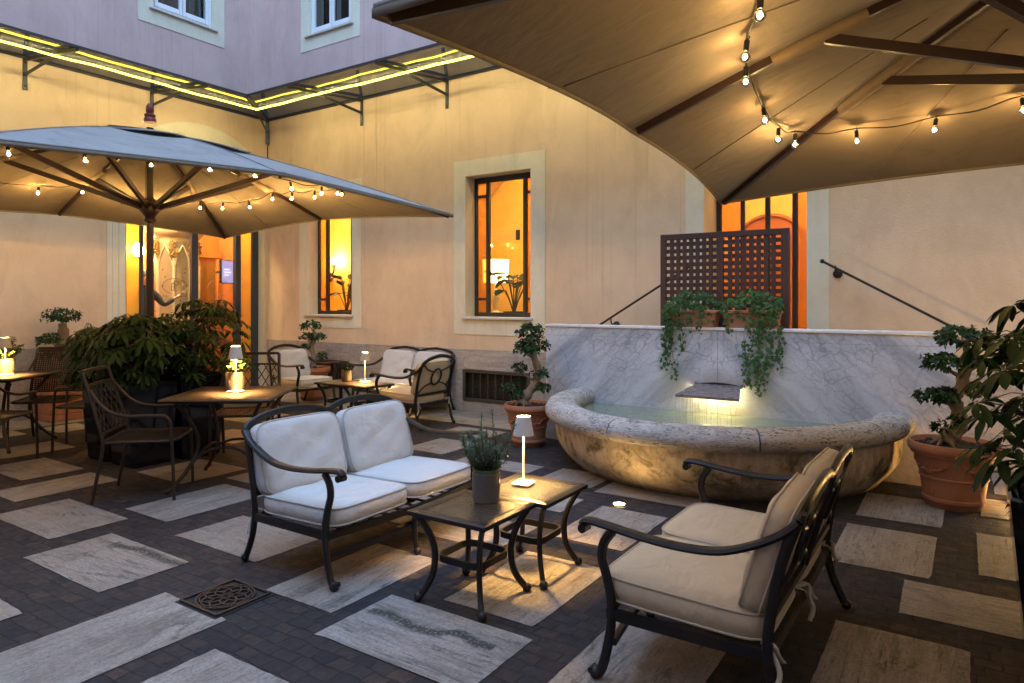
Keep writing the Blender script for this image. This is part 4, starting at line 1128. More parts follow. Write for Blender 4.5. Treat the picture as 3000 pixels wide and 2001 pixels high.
def parasol(name, label, C, yaw, a, zm, zc, za, hubz, sd, attach=.54, pull_=.015):
    random.seed(sd)
    t = thing('parasol', label, 'parasol', (C[0], C[1], 0), yaw, 'square canvas parasols')
    # canvas: eight panels, edges drawn in between the ribs, a little sag
    ribs = []
    for i in range(8):
        an = i*pi/4; r = a if i % 2 == 0 else a*math.sqrt(2)
        ribs.append((r*cos(an), r*sin(an), zm if i % 2 == 0 else zc))
    NR, NS = 16, 12; PULL = pull_
    def surf(i, s, u, off=0):
        A, B = ribs[i], ribs[(i+1) % 8]
        x = A[0]+(B[0]-A[0])*s; y = A[1]+(B[1]-A[1])*s; z = A[2]+(B[2]-A[2])*s
        b = 4*s*(1-s)
        pull = 1 - PULL*b*u*u
        sag = -.030*b*sin(pi*min(1,u*.9)) + .020*b*u**3
        cur = .045*sin(pi*u)           # slight belly of the bent ribs
        return (x*u*pull, y*u*pull, za+(z-za)*u + sag + cur + off)
    def skin(mb, u0, u1, off, flip):
        for i in range(8):
            vs = []
            for p in range(NR+1):
                u = u0+(u1-u0)*p/NR
                for q in range(NS+1): vs.append(surf(i, q/NS, u, off))
            fs = []
            for p in range(NR):
                for q in range(NS):
                    A = p*(NS+1)+q; f = (A, A+NS+1, A+NS+2, A+1)
                    fs.append(f if flip else f[::-1])
            mb.add(vs, fs)
    m = MB(); skin(m, .10, 1.0, 0, True); cv = m.build('canopy', MAT['canopy'], t, sharp=0)
    m = MB(); skin(m, .10, 1.0, -.006, False); m.build('lining', MAT['lining'], cv, sharp=0)
    m = MB(); pts = []
    for i in range(8): pts += [surf(i, q/NS, 1.0, -.008) for q in range(NS)]
    m.bar(pts, .006, .026, closed=True); m.build('hem', MAT['hem'], cv, sharp=0)
    m = MB(); pts = []
    for i in range(8): pts += [surf(i, q/NS, .999, .012) for q in range(NS)]
    m.bar(pts, .005, .012, closed=True); m.build('hem', MAT['canopy'], cv, sharp=0)
    for i in range(8):     # sewn seams over the ribs and one down the middle of each panel
        m = MB(); m.bar([surf(i, 0, .12+.87*k/12, .004) for k in range(13)], .016, .004); m.build('seam', MAT['canopy'], cv, sharp=0)
        m = MB(); m.bar([surf(i, .5, .34+.65*k/12, -.0085) for k in range(13)], .010, .003); m.build('seam', MAT['lining'], cv, sharp=0)
    # vent cap, a second small roof lifted at its edges
    m = MB()
    for i in range(8):
        vs = []
        for p in range(7):
            u = .02+.30*p/6
            for q in range(9):
                s = q/8; b = 4*s*(1-s); P_ = surf(i, s, u, .008 + .022*b*(u/.32)**2 + .018*sin(i*1.7+s*3)*(u/.32))
                vs.append(P_)
        m.add(vs, [(p*9+q, p*9+9+q, p*9+10+q, p*9+1+q) for p in range(6) for q in range(8)])
    vc = m.build('vent', MAT['canopy'], cv, sharp=0)
    m = MB(); pts = []
    for i in range(8):
        for q in range(8):
            s = q/8; b = 4*s*(1-s); pts.append(surf(i, s, .32, .008 + .022*b + .018*sin(i*1.7+s*3)))
    m.bar(pts, .005, .010, closed=True); m.build('hem', MAT['canopy'], vc, sharp=0)
    # pole, hub, finial
    m = MB(); m.lathe([(.034,.03),(.034,hubz-.02)], 20); m.lathe([(.032,hubz+.08),(.032,za+.02)], 20); m.build('pole', MAT['wood'], t)
    m = MB(); m.lathe([(.034,-.10),(.055,-.09),(.058,-.07),(.045,-.05),(.062,-.02),(.085,.01),(.09,.05),(.075,.075),(.055,.09),(.05,.13),(.036,.14)], 24, (0,0,hubz))
    hub = m.build('hub', MAT['wood'], t)
    m = MB(); m.tube(cr([(.05,0,hubz+.13),(.07,.02,hubz+.12),(0,.075,hubz+.11),(-.07,0,hubz+.12),(0,-.07,hubz+.115),(.05,0,hubz+.10)], 5), .006, 6); m.build('rope', MAT['hem'], hub)
    m = MB(); m.lathe([(.001,.175),(.02,.17),(.035,.14),(.038,.10),(.03,.075),(.05,.065),(.052,.05),(.042,.04),(.056,.02),(.056,-.01)], 20, (0,0,za+.085)); m.build('finial', MAT['finial'], t)
    m = MB(); m.lathe([(.26,0),(.26,.04),(.05,.06),(.045,.25)], 24); m.build('base', MAT['dark'], t)
    pl = MB(); pl.tube([(.045,.01,hubz+.12),(.05,.012,za-.12)], .003, 5); pl.tube([(-.045,-.02,hubz+.12),(-.05,-.02,za-.1)], .004, 5); pl.build('cord', MAT['hem'], t)
    for i, (rx, ry, rz_) in enumerate(ribs):
        def R(u, off=0): q = surf(i, 0, u, off); return q
        m = MB(); n = 12
        top = [R(.03+.955*k/n, -.026) for k in range(n+1)]
        m.bar(top, .026, .042); rb = m.build('rib', MAT['wood'], t, sharp=30)
        at = attach*(1.0 if i % 2 == 0 else .80)
        p1 = R(at, -.055); an = i*pi/4
        m = MB(); m.bar([(.07*cos(an), .07*sin(an), hubz+.045), p1], .03, .046); m.build('strut', MAT['wood'], rb, sharp=30)
        # canvas pocket sewn round the rib where the strut meets it
        m = MB(); pts = [R(at-.085+.20*k/6, -.037) for k in range(7)]
        m.tube(pts, [.030,.033,.034,.032,.034,.033,.031], 10, up=(0,0,1)); m.build('pocket', MAT['lining'], rb, sharp=60)
    return t, surf

def bulb_string(label, cable, bulbs, fil='filament'):
    t = thing('string_light', label, 'string lights', (0,0,0), 0, 'bulb strings under the parasols')
    for c in cable:
        m = MB(); m.tube(cr(c, 5), .0042, 6); m.build('cable', MAT['dark'], t)
    for (x, y, z) in bulbs:
        m = MB(); m.lathe([(.0005,-.002),(.007,.0),(.0115,-.004),(.0115,-.040),(.010,-.044),(.0005,-.044)], 12)
        m.tube([(0,0,-.002),(.010,0,.010),(.0,0,.018)], .0022, 5)
        s = m.build('bulb_socket', MAT['dark'], t, loc=(x, y, z)); s.rotation_euler = (random.uniform(-.15,.15), random.uniform(-.15,.15), random.uniform(0,6))
        m = MB(); R = .0225
        pr = [(.009,-.042),(.0105,-.048)] + [(R*sin(an), -.069+R*cos(an)) for an in [radians(q) for q in range(35,180,18)]] + [(.0005,-.069-R)]
        m.lathe(pr, 16, cap=False); m.build('bulb', MAT['bulbglass'], s, sharp=0)
        m = MB(); m.ball((0,0,-.067), .0085, 8, 6, 1.2); m.build('filament', MAT[fil], s, sharp=0)

U1 = dict(C=(-6.65,3.62), yaw=radians(-2.0), a=2.1, zm=2.52, zc=2.405, za=3.18, hubz=2.37)
U2 = dict(C=(.57,3.5), yaw=radians(3.8), a=2.04, zm=2.41, zc=2.285, za=3.09, hubz=2.33)
parasol('p', 'weathered square parasol over the dining tables, its pole rising from the dark planters', sd=3, **U1)
parasol('p', 'large square parasol overhead above the warm tinted sofa, seen from below', sd=4, pull_=.024, **U2)
def under(U, x, y, d=.03):
    c, s = cos(U['yaw']), sin(U['yaw']); dx, dy = x-U['C'][0], y-U['C'][1]
    return canopy_z(dx*c+dy*s, -dx*s+dy*c, U['a'], U['zm'], U['zc'], U['za']) - d
def place(U, pts, drop=.105):
    out = []
    for x, y in pts:      # each bulb hangs clear of the canvas, its socket just touching it
        z = under(U, x, y, 0); k = 1.0
        while k > .9 and under(U, x*k, y*k, 0) - (1.5+(z-1.5)*k) < drop: k -= .003
        out.append((x*k, y*k, min(1.5+(z-1.5)*k+.072, under(U, x*k, y*k, .018))))
    return out
b1 = [(-5.18,1.887),(-5.18,2.35),(-5.18,2.82),(-5.18,3.31),(-5.18,3.73),(-5.18,4.12),(-5.18,4.49),(-5.22,4.72),(-5.55,5.1),(-6.067,5.158),(-6.48,5.179),(-6.763,5.135),(-7.314,5.203),(-7.723,5.123),(-7.996,4.985),(-8.196,4.612),
      (-8.217,4.137),(-8.151,3.683),(-8.265,3.302),(-8.2,2.62),(-8.1,2.15),(-7.4,2.13),(-6.7,2.15),(-6.0,2.12)]
B1 = [(x, y, z+.066) for (x, y), z in zip(b1[:8], (2.459,2.495,2.54,2.585,2.60,2.535,2.545,2.58))] + place(U1, b1[8:20]) + [(x, y, under(U1, x, y, .05)) for x, y in b1[20:]]
cab = []
for i in range(len(B1)):
    p, q = Vector(B1[i]), Vector(B1[(i+1) % len(B1)]); cab.append(tuple(p+Vector((0,0,.012)))); cab.append(tuple((p+q)/2+Vector((0,0,-.012))))
bulb_string('string of clear round bulbs looped under the parasol over the dining tables', [cab+cab[:1]], B1, 'filament_strong')
b2 = [(-.60,2.35),(-.666,2.779),(-.819,3.169),(-.906,3.483),(-.971,4.112),(-.983,4.56),(-.93,4.80),(-.58,4.91),(-.142,4.955),(.281,4.917),(.7,4.95),(1.15,4.98),(1.6,4.95),(1.95,4.75),(2.1,4.3),(2.1,3.7),(2.1,3.0),(2.0,2.4),(1.5,2.0),(.9,1.95),(.2,1.95),(-.4,2.05)]
B2 = place(U2, b2)
cab = []
for i in range(len(B2)):
    p, q = Vector(B2[i]), Vector(B2[(i+1) % len(B2)]); cab.append(tuple(p+Vector((0,0,.012)))); cab.append(tuple((p+q)/2+Vector((0,0,-.012))))
bulb_string('string of clear round bulbs hung along the ribs of the large parasol overhead', [cab+cab[:1]], B2)

# ------------------------------------------------------------------ gloss planters with umbrella plants
def schefflera(label, loc, sz, h, sd, cl, spread, top, group, lean=(0,0), leafL=(.075,.12), taper=.85, rz=0):
    random.seed(sd)
    t = thing('potted_umbrella_plant', label, 'potted plant', (loc[0], loc[1], 0), rz, group)
    m = MB(); a = sz/2; b = a*taper
    out = []
    def sq(r, z, c=.03): return [(r-c,-r,z),(r,-r+c,z),(r,r-c,z),(r-c,r,z),(-r+c,r,z),(-r,r-c,z),(-r,-r+c,z),(-r+c,-r,z)]
    rings = [sq(b-.01,0), sq(b,.01), sq(a,h-.01), sq(a-.006,h), sq(a-.028,h), sq(a-.03,h-.06)]
    vs = [p for r in rings for p in r]; fs = [tuple(reversed(range(8)))]
    for k in range(len(rings)-1):
        for i in range(8): fs.append((k*8+i, k*8+(i+1)%8, k*8+8+(i+1)%8, k*8+8+i))
    m.add(vs, fs); m.build('planter_box', MAT['lacquer'], t, sharp=25)
    m = MB(); m.poly(sq(a-.03, h-.05)); m.build('soil', MAT['soil'], t)
    st = MB(); lf = MB(); stems = []
    for k in range(9):
        an = random.uniform(0, 2*pi); r = random.uniform(.0,1.)*spread*.8
        e = Vector((lean[0]+r*cos(an), lean[1]+r*sin(an), top-random.uniform(.0,.3)*(top-h)))
        s = Vector((random.uniform(-.12,.12), random.uniform(-.12,.12), h-.05))
        pts = cr([s, s.lerp(e,.4)+Vector((random.uniform(-.05,.05),random.uniform(-.05,.05),.05)), e], 5)
        st.tube(pts, [.011*(1-.6*i/(len(pts)-1)) for i in range(len(pts))], 5); stems.append(pts)
    n = 0
    while n < cl:
        # a rosette on a petiole, somewhere in the crown volume
        an = random.uniform(0, 2*pi); rr = spread*random.random()**.45
        zz = h + (top-h)*random.random()**.75
        prof = .78+.32*sin(pi*min(1,max(0,(zz-h)/(top-h))**.8)) if zz < top-.06 else .55
        c = Vector((lean[0]+rr*prof*cos(an), lean[1]+rr*prof*sin(an), zz + random.uniform(-.10,.02)))
        dens = sin(c.x*7+sd)*cos(c.y*6.3+sd*2)*sin(c.z*8.1+sd)
        if dens > .42: continue
        n += 1
        base = min((q for s in stems for q in s), key=lambda q: (q-c).length)
        if (base-c).length < .45: st.tube([base, base.lerp(c,.5)+Vector((0,0,.03)), c], .0028, 4)
        axis = (Vector((c.x-lean[0], c.y-lean[1], .28)).normalized()*.8 + Vector((0,0,.75))).normalized()
        L = random.uniform(*leafL); k = random.choice((6,7,7,8)); w0 = random.uniform(0, 6)
        u = axis.orthogonal().normalized(); v = axis.cross(u)
        for i in range(k):
            q = w0+2*pi*i/k
            d = (u*cos(q)+v*sin(q))*1.0 + axis*random.uniform(-.25,.15)
            lf.leaf(c + d.normalized()*.012, d, axis, L*random.uniform(.8,1.1), L*random.uniform(.33,.42), random.uniform(.3,.75), .22, ((.28,.6),(.62,1.),(.87,.62)))
    st.build('stems', MAT['stem'], t); lf.build('foliage', MAT['scheff'], t, sharp=0)
G1 = 'black gloss planters with umbrella plants under the left parasol'
schefflera('bushy umbrella plant in the black planter with its corner foremost behind the lattice chair', (-6.385,3.41), .46, .765, 21, 190, .40, 1.40, G1, (.02,-.03))
schefflera('umbrella plant spreading out of the shiny black planter nearest the woven chairs', (-6.84,3.40), .44, .775, 22, 160, .36, 1.30, G1, (-.10,-.03))
schefflera('open umbrella plant in the black planter nearest the entrance door', (-6.33,3.86), .46, .80, 23, 110, .40, 1.50, G1, (.10,.08))
schefflera('umbrella plant in the black planter hidden deepest behind the other three', (-6.86,3.88), .44, .78, 24, 60, .32, 1.40, G1)
G2 = 'tall black planters at the right edge'
schefflera('large umbrella plant with long drooping leaves filling the right edge', (.39,3.28), .50, .79, 25, 230, .41, 1.60, G2, (.05,.08), (.08,.125), .72)
schefflera('umbrella plant standing behind the foremost planter at the right edge', (.50,3.90), .50, .79, 26, 130, .36, 1.56, G2, (.04,0), (.08,.12), .72)
# ------------------------------------------------------------------ cushions
def cushion_mesh(w, d, t, crown=.35, rc=.0, N=18, sd=1, taper=0):
    """pillow block centred on the origin: w along x, d along y, t thick. Returns MB and the two piping loops."""
    rnd = random.Random(sd)
    m = MB(); nn = 7.0
    ph = [rnd.uniform(0, 6) for _ in range(6)]
    def xy(u, v, k=1.0):
        mx = max(abs(u), abs(v)); r = 1.0 if mx < 1e-6 else ((abs(u)**nn+abs(v)**nn)**(1/nn))/mx
        x = w/2*u/r*k; y = d/2*v/r*k
        return x*(1-taper*v), y
    def wr(u, v): return .0045*sin(u*5+ph[0])*sin(v*4+ph[1]) + .003*sin(u*9+v*7+ph[2])
    e = .36
    top, bot = [], []
    for i in range(N+1):
        for j in range(N+1):
            u, v = -1+2*i/N, -1+2*j/N
            f = (1-abs(u)**5)*(1-abs(v)**5)
            z = t/2*(1-crown + crown*f**.6)
            x, y = xy(u, v)
            top.append((x, y, z+wr(u,v)*f)); bot.append((x, y, -z-wr(v,u)*f))
    n1 = N+1
    fs = [(i*n1+j, (i+1)*n1+j, (i+1)*n1+j+1, i*n1+j+1) for i in range(N) for j in range(N)]
    loop = [(i,0) for i in range(N)] + [(N,j) for j in range(N)] + [(i,N) for i in range(N,0,-1)] + [(0,j) for j in range(N,0,-1)]
    L = [i*n1+j for i, j in loop]
    vs = top+bot; nb = len(top)
    mid = []
    for k in L:
        x, y, z = top[k]; l = math.hypot(x/(w/2), y/(d/2)); b = 1.0+.014/max(l,.3)*1.2
        mid.append((x*b, y*b, (z+bot[k][2])/2 + .003*sin(x*23+y*17+ph[3])))
    vs = vs+mid; o = 2*nb
    F = fs + [tuple(nb+i for i in f[::-1]) for f in fs]
    n = len(L)
    for k in range(n):
        k2 = (k+1) % n
        F.append((L[k2], L[k], o+k, o+k2)); F.append((o+k2, o+k, nb+L[k], nb+L[k2]))
    m.add(vs, F)
    return m, [top[k] for k in L], [bot[k] for k in L]

def add_cushion(parent, name, w, d, t, loc, tilt, mat, pmat, crown=.35, sd=1, taper=0, ties=0, spin=0):
    m, a, b = cushion_mesh(w, d, t, crown, sd=sd, taper=taper)
    M = Matrix.Translation(loc) @ Matrix.Rotation(spin, 4, 'Z') @ Matrix.Rotation(tilt, 4, 'X')
    m.v = [tuple(M @ Vector(p)) for p in m.v]
    o = m.build(name, MAT[mat], parent, sharp=0)
    for lp in (a, b):
        q = MB(); q.tube([tuple(M @ Vector(p)) for p in lp], .0052, 6, closed=True); q.build('piping', MAT[pmat], o, sharp=0)
    if ties:
        for s in (-1, 1):
            q = MB(); p0 = M @ Vector((s*w*.47, -d*.47 if ties == 1 else d*.47, -t*.35)); oy = Vector((0,-1,0)) if ties == 1 else Vector((0,-1,0))
            q.bar(cr([p0, p0+oy*.04+Vector((s*.02,0,-.02)), p0+oy*.07+Vector((s*.035,0,-.075)), p0+oy*.06+Vector((s*.05,0,-.13))], 4), .018, .003, up=(1,0,.2))
            q.build('tie', MAT[pmat], o, sharp=0); q = MB()
            q.bar(cr([p0, p0+oy*.05+Vector((s*.03,0,.01)), p0+oy*.06+Vector((s*.01,0,-.03)), p0+oy*.075+Vector((-s*.01,0,-.06))], 4), .018, .003, up=(1,0,.2))
            q.build('tie', MAT[pmat], o, sharp=0)
    return o

def cast_seat(name, label, cat, n, w, group, cm='cushion', pm='piping', sd=1):
    """cast-metal lounge seat; faces +y, origin on the ground under its middle"""
    t = thing(name, label, cat, (0,0,0), 0, group)
    I = MAT['iron']; hw = w/2
    for s in (-1, 1):
        m = MB(); x = s*hw
        m.tube(cr([(x,.365,.022),(x,.345,.05),(x,.325,.12),(x,.305,.23),(x,.305,.33),(x,.325,.42),(x,.345,.49),(x,.335,.55),(x,.30,.60)], 4), .0175, 8, r2=1.15, up=(1,0,0))
        m.ball((x,.372,.026), .026, 10, 8); m.tube([(x-.02,.385,.035),(x+.02,.385,.035)], .014, 8); m.build('leg', I, t)
        m = MB()
        m.tube(cr([(x*.985,-.375,.74),(x,-.33,.60),(x,-.295,.42),(x,-.285,.28),(x,-.31,.15),(x,-.365,.03)], 4), .0165, 8, r2=1.15, up=(1,0,0))
        m.ball((x,-.372,.026), .024, 10, 8); m.build('leg', I, t)
        # sweeping arm, scroll at the front, rising to the back rail
        m = MB()
        m.tube(cr([(x,.425,.585),(x,.43,.608),(x,.405,.623),(x,.33,.618),(x,.18,.600),(x,.02,.592),(x,-.12,.605),(x*1.0,-.24,.65),(x*.995,-.335,.705),(x*.985,-.385,.752)], 5), .0155, 8, r2=1.7, up=(0,0,1))
        m.tube([(x-.026,.422,.592),(x+.026,.422,.592)], .018, 10); m.build('arm', I, t)
        m = MB(); m.bar([(x,.31,.275),(x,-.288,.275)], .022, .042); m.build('side_rail', I, t)
    # top rail in one or two shallow arches
    m = MB(); pts = []
    if n == 2:
        seq = [(-.985,.752),(-.93,.785),(-.75,.818),(-.5,.835),(-.25,.828),(-.08,.805),(0,.790),(.08,.805),(.25,.828),(.5,.835),(.75,.818),(.93,.785),(.985,.752)]
    else: seq = [(-.985,.752),(-.90,.785),(-.6,.828),(0,.855),(.6,.828),(.90,.785),(.985,.752)]
    m.tube(cr([(u*hw, -.385-.03*(z-.752)/.1, z) for u, z in seq], 5), .022, 8, r2=.62, up=(0,0,1)); m.build('top_rail', I, t)
    bow = (lambda u: .315+.055*(1-u*u))
    for z, hh in ((.275,.038),) + (((.165,.026),) if n == 2 else ()):
        m = MB(); m.bar([(-hw+2*hw*i/20, bow(-1+2*i/20) if z > .2 else bow(-1+i/10)-.02, z) for i in range(21)], .022, hh); m.build('front_rail', I, t)
    m = MB(); m.bar([(-hw,-.288,.275),(hw,-.288,.275)], .022, .042); m.bar([(-hw,-.292,.40),(hw,-.292,.40)], .018, .026); m.build('back_rail', I, t)
    if n == 2:
        m = MB(); m.tube(cr([(0,.385,.02),(0,.37,.1),(0,.368,.28)], 4), .0155, 8); m.ball((0,.388,.024), .024, 10, 8); m.build('leg', I, t)
        m = MB(); m.tube([(0,-.295,.40),(0,-.405,.79)], .013, 8); m.build('back_post', I, t)
    m = MB(); ns = 6*n
    for i in range(1, ns):
        u = -1+2*i/ns; m.bar([(u*hw,-.285,.29),(u*hw,bow(u)-.005,.288)], .026, .006)
    m.build('slats', I, t)
    # each back panel: a ring held by four spokes
    for k in range(n):
        c0, c1 = -hw+2*hw*k/n, -hw+2*hw*(k+1)/n; cx = (c0+c1)/2
        def BP(x, z): return (x, -.292-.115*(z-.40)/.39+.004, z)
        m = MB(); rx, rz = (.085,.095); zc = .60
        m.tube([BP(cx+rx*cos(2*pi*i/28), zc+rz*sin(2*pi*i/28)) for i in range(28)], .0115, 8, closed=True)
        for sx in (-1, 1):
            for sz, zz in ((1,.785),(-1,.41)):
                e = (c1 if sx > 0 else c0); m.tube(cr([BP(cx+sx*rx*.72, zc+sz*rz*.70), BP((cx+e)/2+sx*.045, (zc+zz)/2+sz*.012), BP(e-sx*.012, zz)], 4), .0095, 8)
        m.build('back_ring', I, t)
    cw = (w-.035)/n
    for k in range(n):
        cx = -hw+w*(k+.5)/n
        add_cushion(t, 'seat_cushion', cw-.008, .645, .125, (cx, .045, .358), radians(1.5), cm, pm, .30, sd+k*3, ties=(1 if n == 2 or sd > 40 else 0))
        add_cushion(t, 'back_cushion', cw-.012, .42, .125, (cx, -.262-.012*k, .588), radians(90+17), cm, pm, .42, sd+7+k, ties=0, spin=radians((-1)**k*1.5))
    return t
G = 'white cushioned lounge seats'
s1 = cast_seat('loveseat', 'two seat sofa with white cushions in the foreground facing the glass tables', 'sofa', 2, 1.25, G, sd=3)
s1.location = (-3.085, 3.06, 0); s1.rotation_euler.z = radians(-90)
s2 = cast_seat('loveseat', 'two seat sofa with cushions tinted by warm light seen from its side in front of the fountain', 'sofa', 2, 1.22, 'cream cushioned lounge seats', 'cushion_warmlit', 'piping_warmlit', sd=5)
s2.location = (-.85, 3.06, 0); s2.rotation_euler.z = radians(90)
s3 = dup(s1, (-6.48, 7.02, 0), radians(180), 'far two seat sofa with white cushions against the travertine base of the wall', G)
c1 = cast_seat('armchair', 'single armchair with white cushion facing right beside the corner of the courtyard', 'armchair', 1, .62, G, sd=9)
c1.location = (-7.93, 6.52, 0); c1.rotation_euler.z = radians(-93)
c2 = cast_seat('armchair', 'single armchair seen from behind, a ring of dark metal crossing its warm tinted back', 'armchair', 1, .60, G, 'cushion_warmlit', 'piping_warmlit', sd=44)
c2.location = (-5.60, 6.30, 0); c2.rotation_euler.z = radians(90)

# ------------------------------------------------------------------ small square tables with hammered glass
def side_table(label, group, glass=True):
    t = thing('side_table', label, 'table', (0,0,0), 0, group); I = MAT['iron']
    a = .237; m = MB()
    fr = [(-a,-a),(a,-a),(a,a),(-a,a)]
    for i in range(4):
        p, q = fr[i], fr[(i+1) % 4]
        # mitred frame with a rounded outer edge
        def sh(pt, k): return (pt[0]*k, pt[1]*k)
        sec = [(1-.055/a+.0,.440),(1-.055/a,.456),(1-.02/a,.463),(1.0,.456),(1.008,.446),(1.0,.436)]
        vs = [(*sh(p,k),z) for k, z in sec]+[(*sh(q,k),z) for k, z in sec]; n = len(sec)
        m.add(vs, [(j, n+j, n+(j+1)%n, (j+1)%n) for j in range(n)])
    m.build('top_frame', I, t, sharp=50)
    m = MB(); b = a-.05
    if glass: m.box(-b,-b,.448,b,b,.455); m.build('glass_top', MAT['tableglass'], t)
    else: m.box(-b,-b,.446,b,b,.457); m.build('top', MAT['bronze'], t)
    for sx in (-1, 1):
        for sy in (-1, 1):
            m = MB()
            pts = [(u*sx, u*sy, z) for u, z in ((.205,.436),(.185,.40),(.155,.33),(.140,.26),(.138,.20),(.146,.13),(.168,.07),(.192,.028))]
            m.tube(cr(pts, 4), .0145, 8, r2=1.2, up=(sx,-sy,0)); m.ball((.197*sx,.197*sy,.024), .024, 10, 8)
            m.build('leg', I, t)
    m = MB(); r = .135; pts = []
    for cx, cy, a0 in ((1,1,0),(-1,1,90),(-1,-1,180),(1,-1,270)):
        for k in range(5):
            an = radians(a0+90*k/4); pts.append((cx*(r-.055)+.055*cos(an), cy*(r-.055)+.055*sin(an), .215))
    m.bar(pts, .012, .034, closed=True); m.build('ring', I, t, sharp=60)
    return t
t1 = side_table('nearer of the two square glass side tables, a rosemary pot standing on it', 'glass side tables by the white sofa'); t1.location = (-2.078, 2.785, 0)
t2 = dup(t1, (-2.022, 3.245, 0), radians(1), 'glass side table behind its twin, a lit table lamp standing on it')
t3 = side_table('low dark side table before the corner armchair, a pot of grass on it', 'low dark tables by the wall', False); t3.location = (-6.735, 6.155, 0)
t4 = dup(t3, (-6.25, 6.15, 0), 0, 'low dark side table before the ringed armchair, a lit lamp on it')

# ------------------------------------------------------------------ cordless table lamps
def cordless_lamp(label):
    t = thing('table_lamp', label, 'table lamp', (0,0,0), 0, 'small cordless table lamps'); W = MAT['lampmetal']
    m = MB(); m.box(-.052,-.052,0,.052,.052,.012,.003); m.build('base', W, t)
    m = MB(); m.tube([(0,0,.011),(0,0,.352)], .0058, 10); m.build('stem', W, t)
    m = MB(); m.lathe([(.059,.278),(.040,.385),(.038,.385),(.0565,.279),(.059,.278)], 32, cap=False); m.build('shade', W, t, sharp=60)
    m = MB(); m.lathe([(.0005,.354),(.036,.354)], 24, cap=False); m.build('light_disc', MAT['lampglow'], t, sharp=0)
    m = MB(); m.lathe([(.0368,.378),(.0005,.378)], 24, cap=False); m.build('top_light', MAT['lamptop'], t, sharp=0)
    return t
l1 = cordless_lamp('lit cordless lamp with a conical shade on the foreground glass side table'); l1.location = (-2.085, 3.268, .4635); l1.rotation_euler.z = radians(8)
l2 = dup(l1, (-5.062, 3.475, .743), radians(20), 'lit cordless lamp beside the basil pot on the square dining table')
l3 = dup(l1, (-6.394, 6.249, .4635), radians(10), 'lit cordless lamp on the low table in front of the far sofa')
l4 = dup(l1, (-8.2, 2.97, .743), radians(30), 'lit cordless lamp with a bushy herb on the dining table at the left edge')

# ------------------------------------------------------------------ pot plants on the tables
def rosemary(loc):
    random.seed(31)
    t = thing('potted_rosemary', 'rosemary in a grey metal pot on the nearer glass side table', 'potted plant', loc); t.scale = (1.2, 1.2, 1.12)
    m = MB(); m.lathe([(.052,0),(.058,.005),(.0605,.05),(.0605,.132),(.058,.134),(.055,.13),(.055,.11)], 32, cap=True); m.build('outer_pot', MAT['pewter'], t, sharp=40)
    m = MB(); m.lathe([(.054,.11),(.0575,.134),(.059,.152),(.0565,.153),(.052,.125)], 32, cap=False); m.build('inner_pot', MAT['greenpot'], t, sharp=40)
    m = MB(); m.lathe([(.054,.139),(.03,.143),(.0005,.146)], 20, cap=False); m.build('soil', MAT['soil'], t, sharp=0)
    st = MB(); lf = MB()
    for i in range(30):
        an = random.uniform(0, 2*pi); sp = random.uniform(.02,.115); h = random.uniform(.09,.20)
        if i in (0, 1): h, sp = .285-.02*i, .03
        if i == 2: an, sp, h = .3, .13, .22
        b = Vector((random.uniform(-.03,.03), random.uniform(-.03,.03), .14)); e = Vector((sp*cos(an), sp*sin(an), .14+h))
        pts = cr([b, b.lerp(e,.5)+Vector((cos(an)*.02, sin(an)*.02, -.01)), e], 7)
        st.tube(pts, .0019, 4)
        for k in range(1, len(pts)):
            d = (pts[k]-pts[k-1]); 
            for q in range(8):
                w = random.uniform(0, 2*pi); u = d.orthogonal().normalized(); v = d.normalized().cross(u)
                dirn = (u*cos(w)+v*sin(w)) + d.normalized()*random.uniform(.3,.9)
                lf.leaf(pts[k-1].lerp(pts[k], random.random()), dirn, d, random.uniform(.018,.032), .0042, .15, .1, ((.5,1.),))
    st.build('stems', MAT['stem'], t, sharp=0); lf.build('needles', MAT['rosemary'], t, sharp=0)
rosemary((-2.07, 2.885, .4635))

def herb(label, loc, sd, r, h, n, L, pr=.055, ph=.14, mat='herb', potm='clay_cup', upr=0.6):
    random.seed(sd)
    t = thing('potted_herb', label, 'potted plant', loc, 0, 'herb pots on the tables')
    m = MB(); m.lathe([(pr*.9,0),(pr*.95,.004),(pr,ph-.004),(pr*.98,ph),(pr*.93,ph),(pr*.92,ph-.02)], 28); m.build('pot', MAT[potm], t, sharp=40)
    m = MB(); m.lathe([(pr*.93,ph-.015),(.0005,ph-.01)], 18, cap=False); m.build('soil', MAT['soil'], t, sharp=0)
    st = MB(); lf = MB()
    for i in range(n):
        an = random.uniform(0, 2*pi); q = random.random()**.5
        e = Vector((r*q*cos(an), r*q*sin(an), ph+h*random.uniform(.35,1.)*(1-.35*q)))
        b = Vector((e.x*.25, e.y*.25, ph-.01)); pts = cr([b, b.lerp(e,.5)+Vector((0,0,.01)), e], 4); st.tube(pts, .0016, 4)
        for k in range(2, len(pts)):
            for s in range(4):
                w = random.uniform(0, 2*pi); lf.leaf(pts[k], (cos(w), sin(w), random.uniform(-.1,upr)), (0,0,1), L*random.uniform(.6,1.1), L*.55, .3, .25, ((.45,1.),))
    st.build('stems', MAT['stem'], t, sharp=0); lf.build('leaves', MAT[mat], t, sharp=0)
herb('basil in a speckled tan pot lit yellow by the lamp on the square dining table', (-5.19, 3.56, .743), 41, .125, .17, 44, .042, .080, .16)
herb('tuft of short grass in a small tan pot on the low table near the wall', (-6.672, 6.197, .4635), 42, .075, .12, 60, .03, .068, .145, 'rosemary', 'clay_cup', 1.6)
herb('bushy yellow green herb in a tan pot on the dining table at the left edge', (-8.36, 3.04, .743), 43, .15, .26, 46, .04, .078, .16)

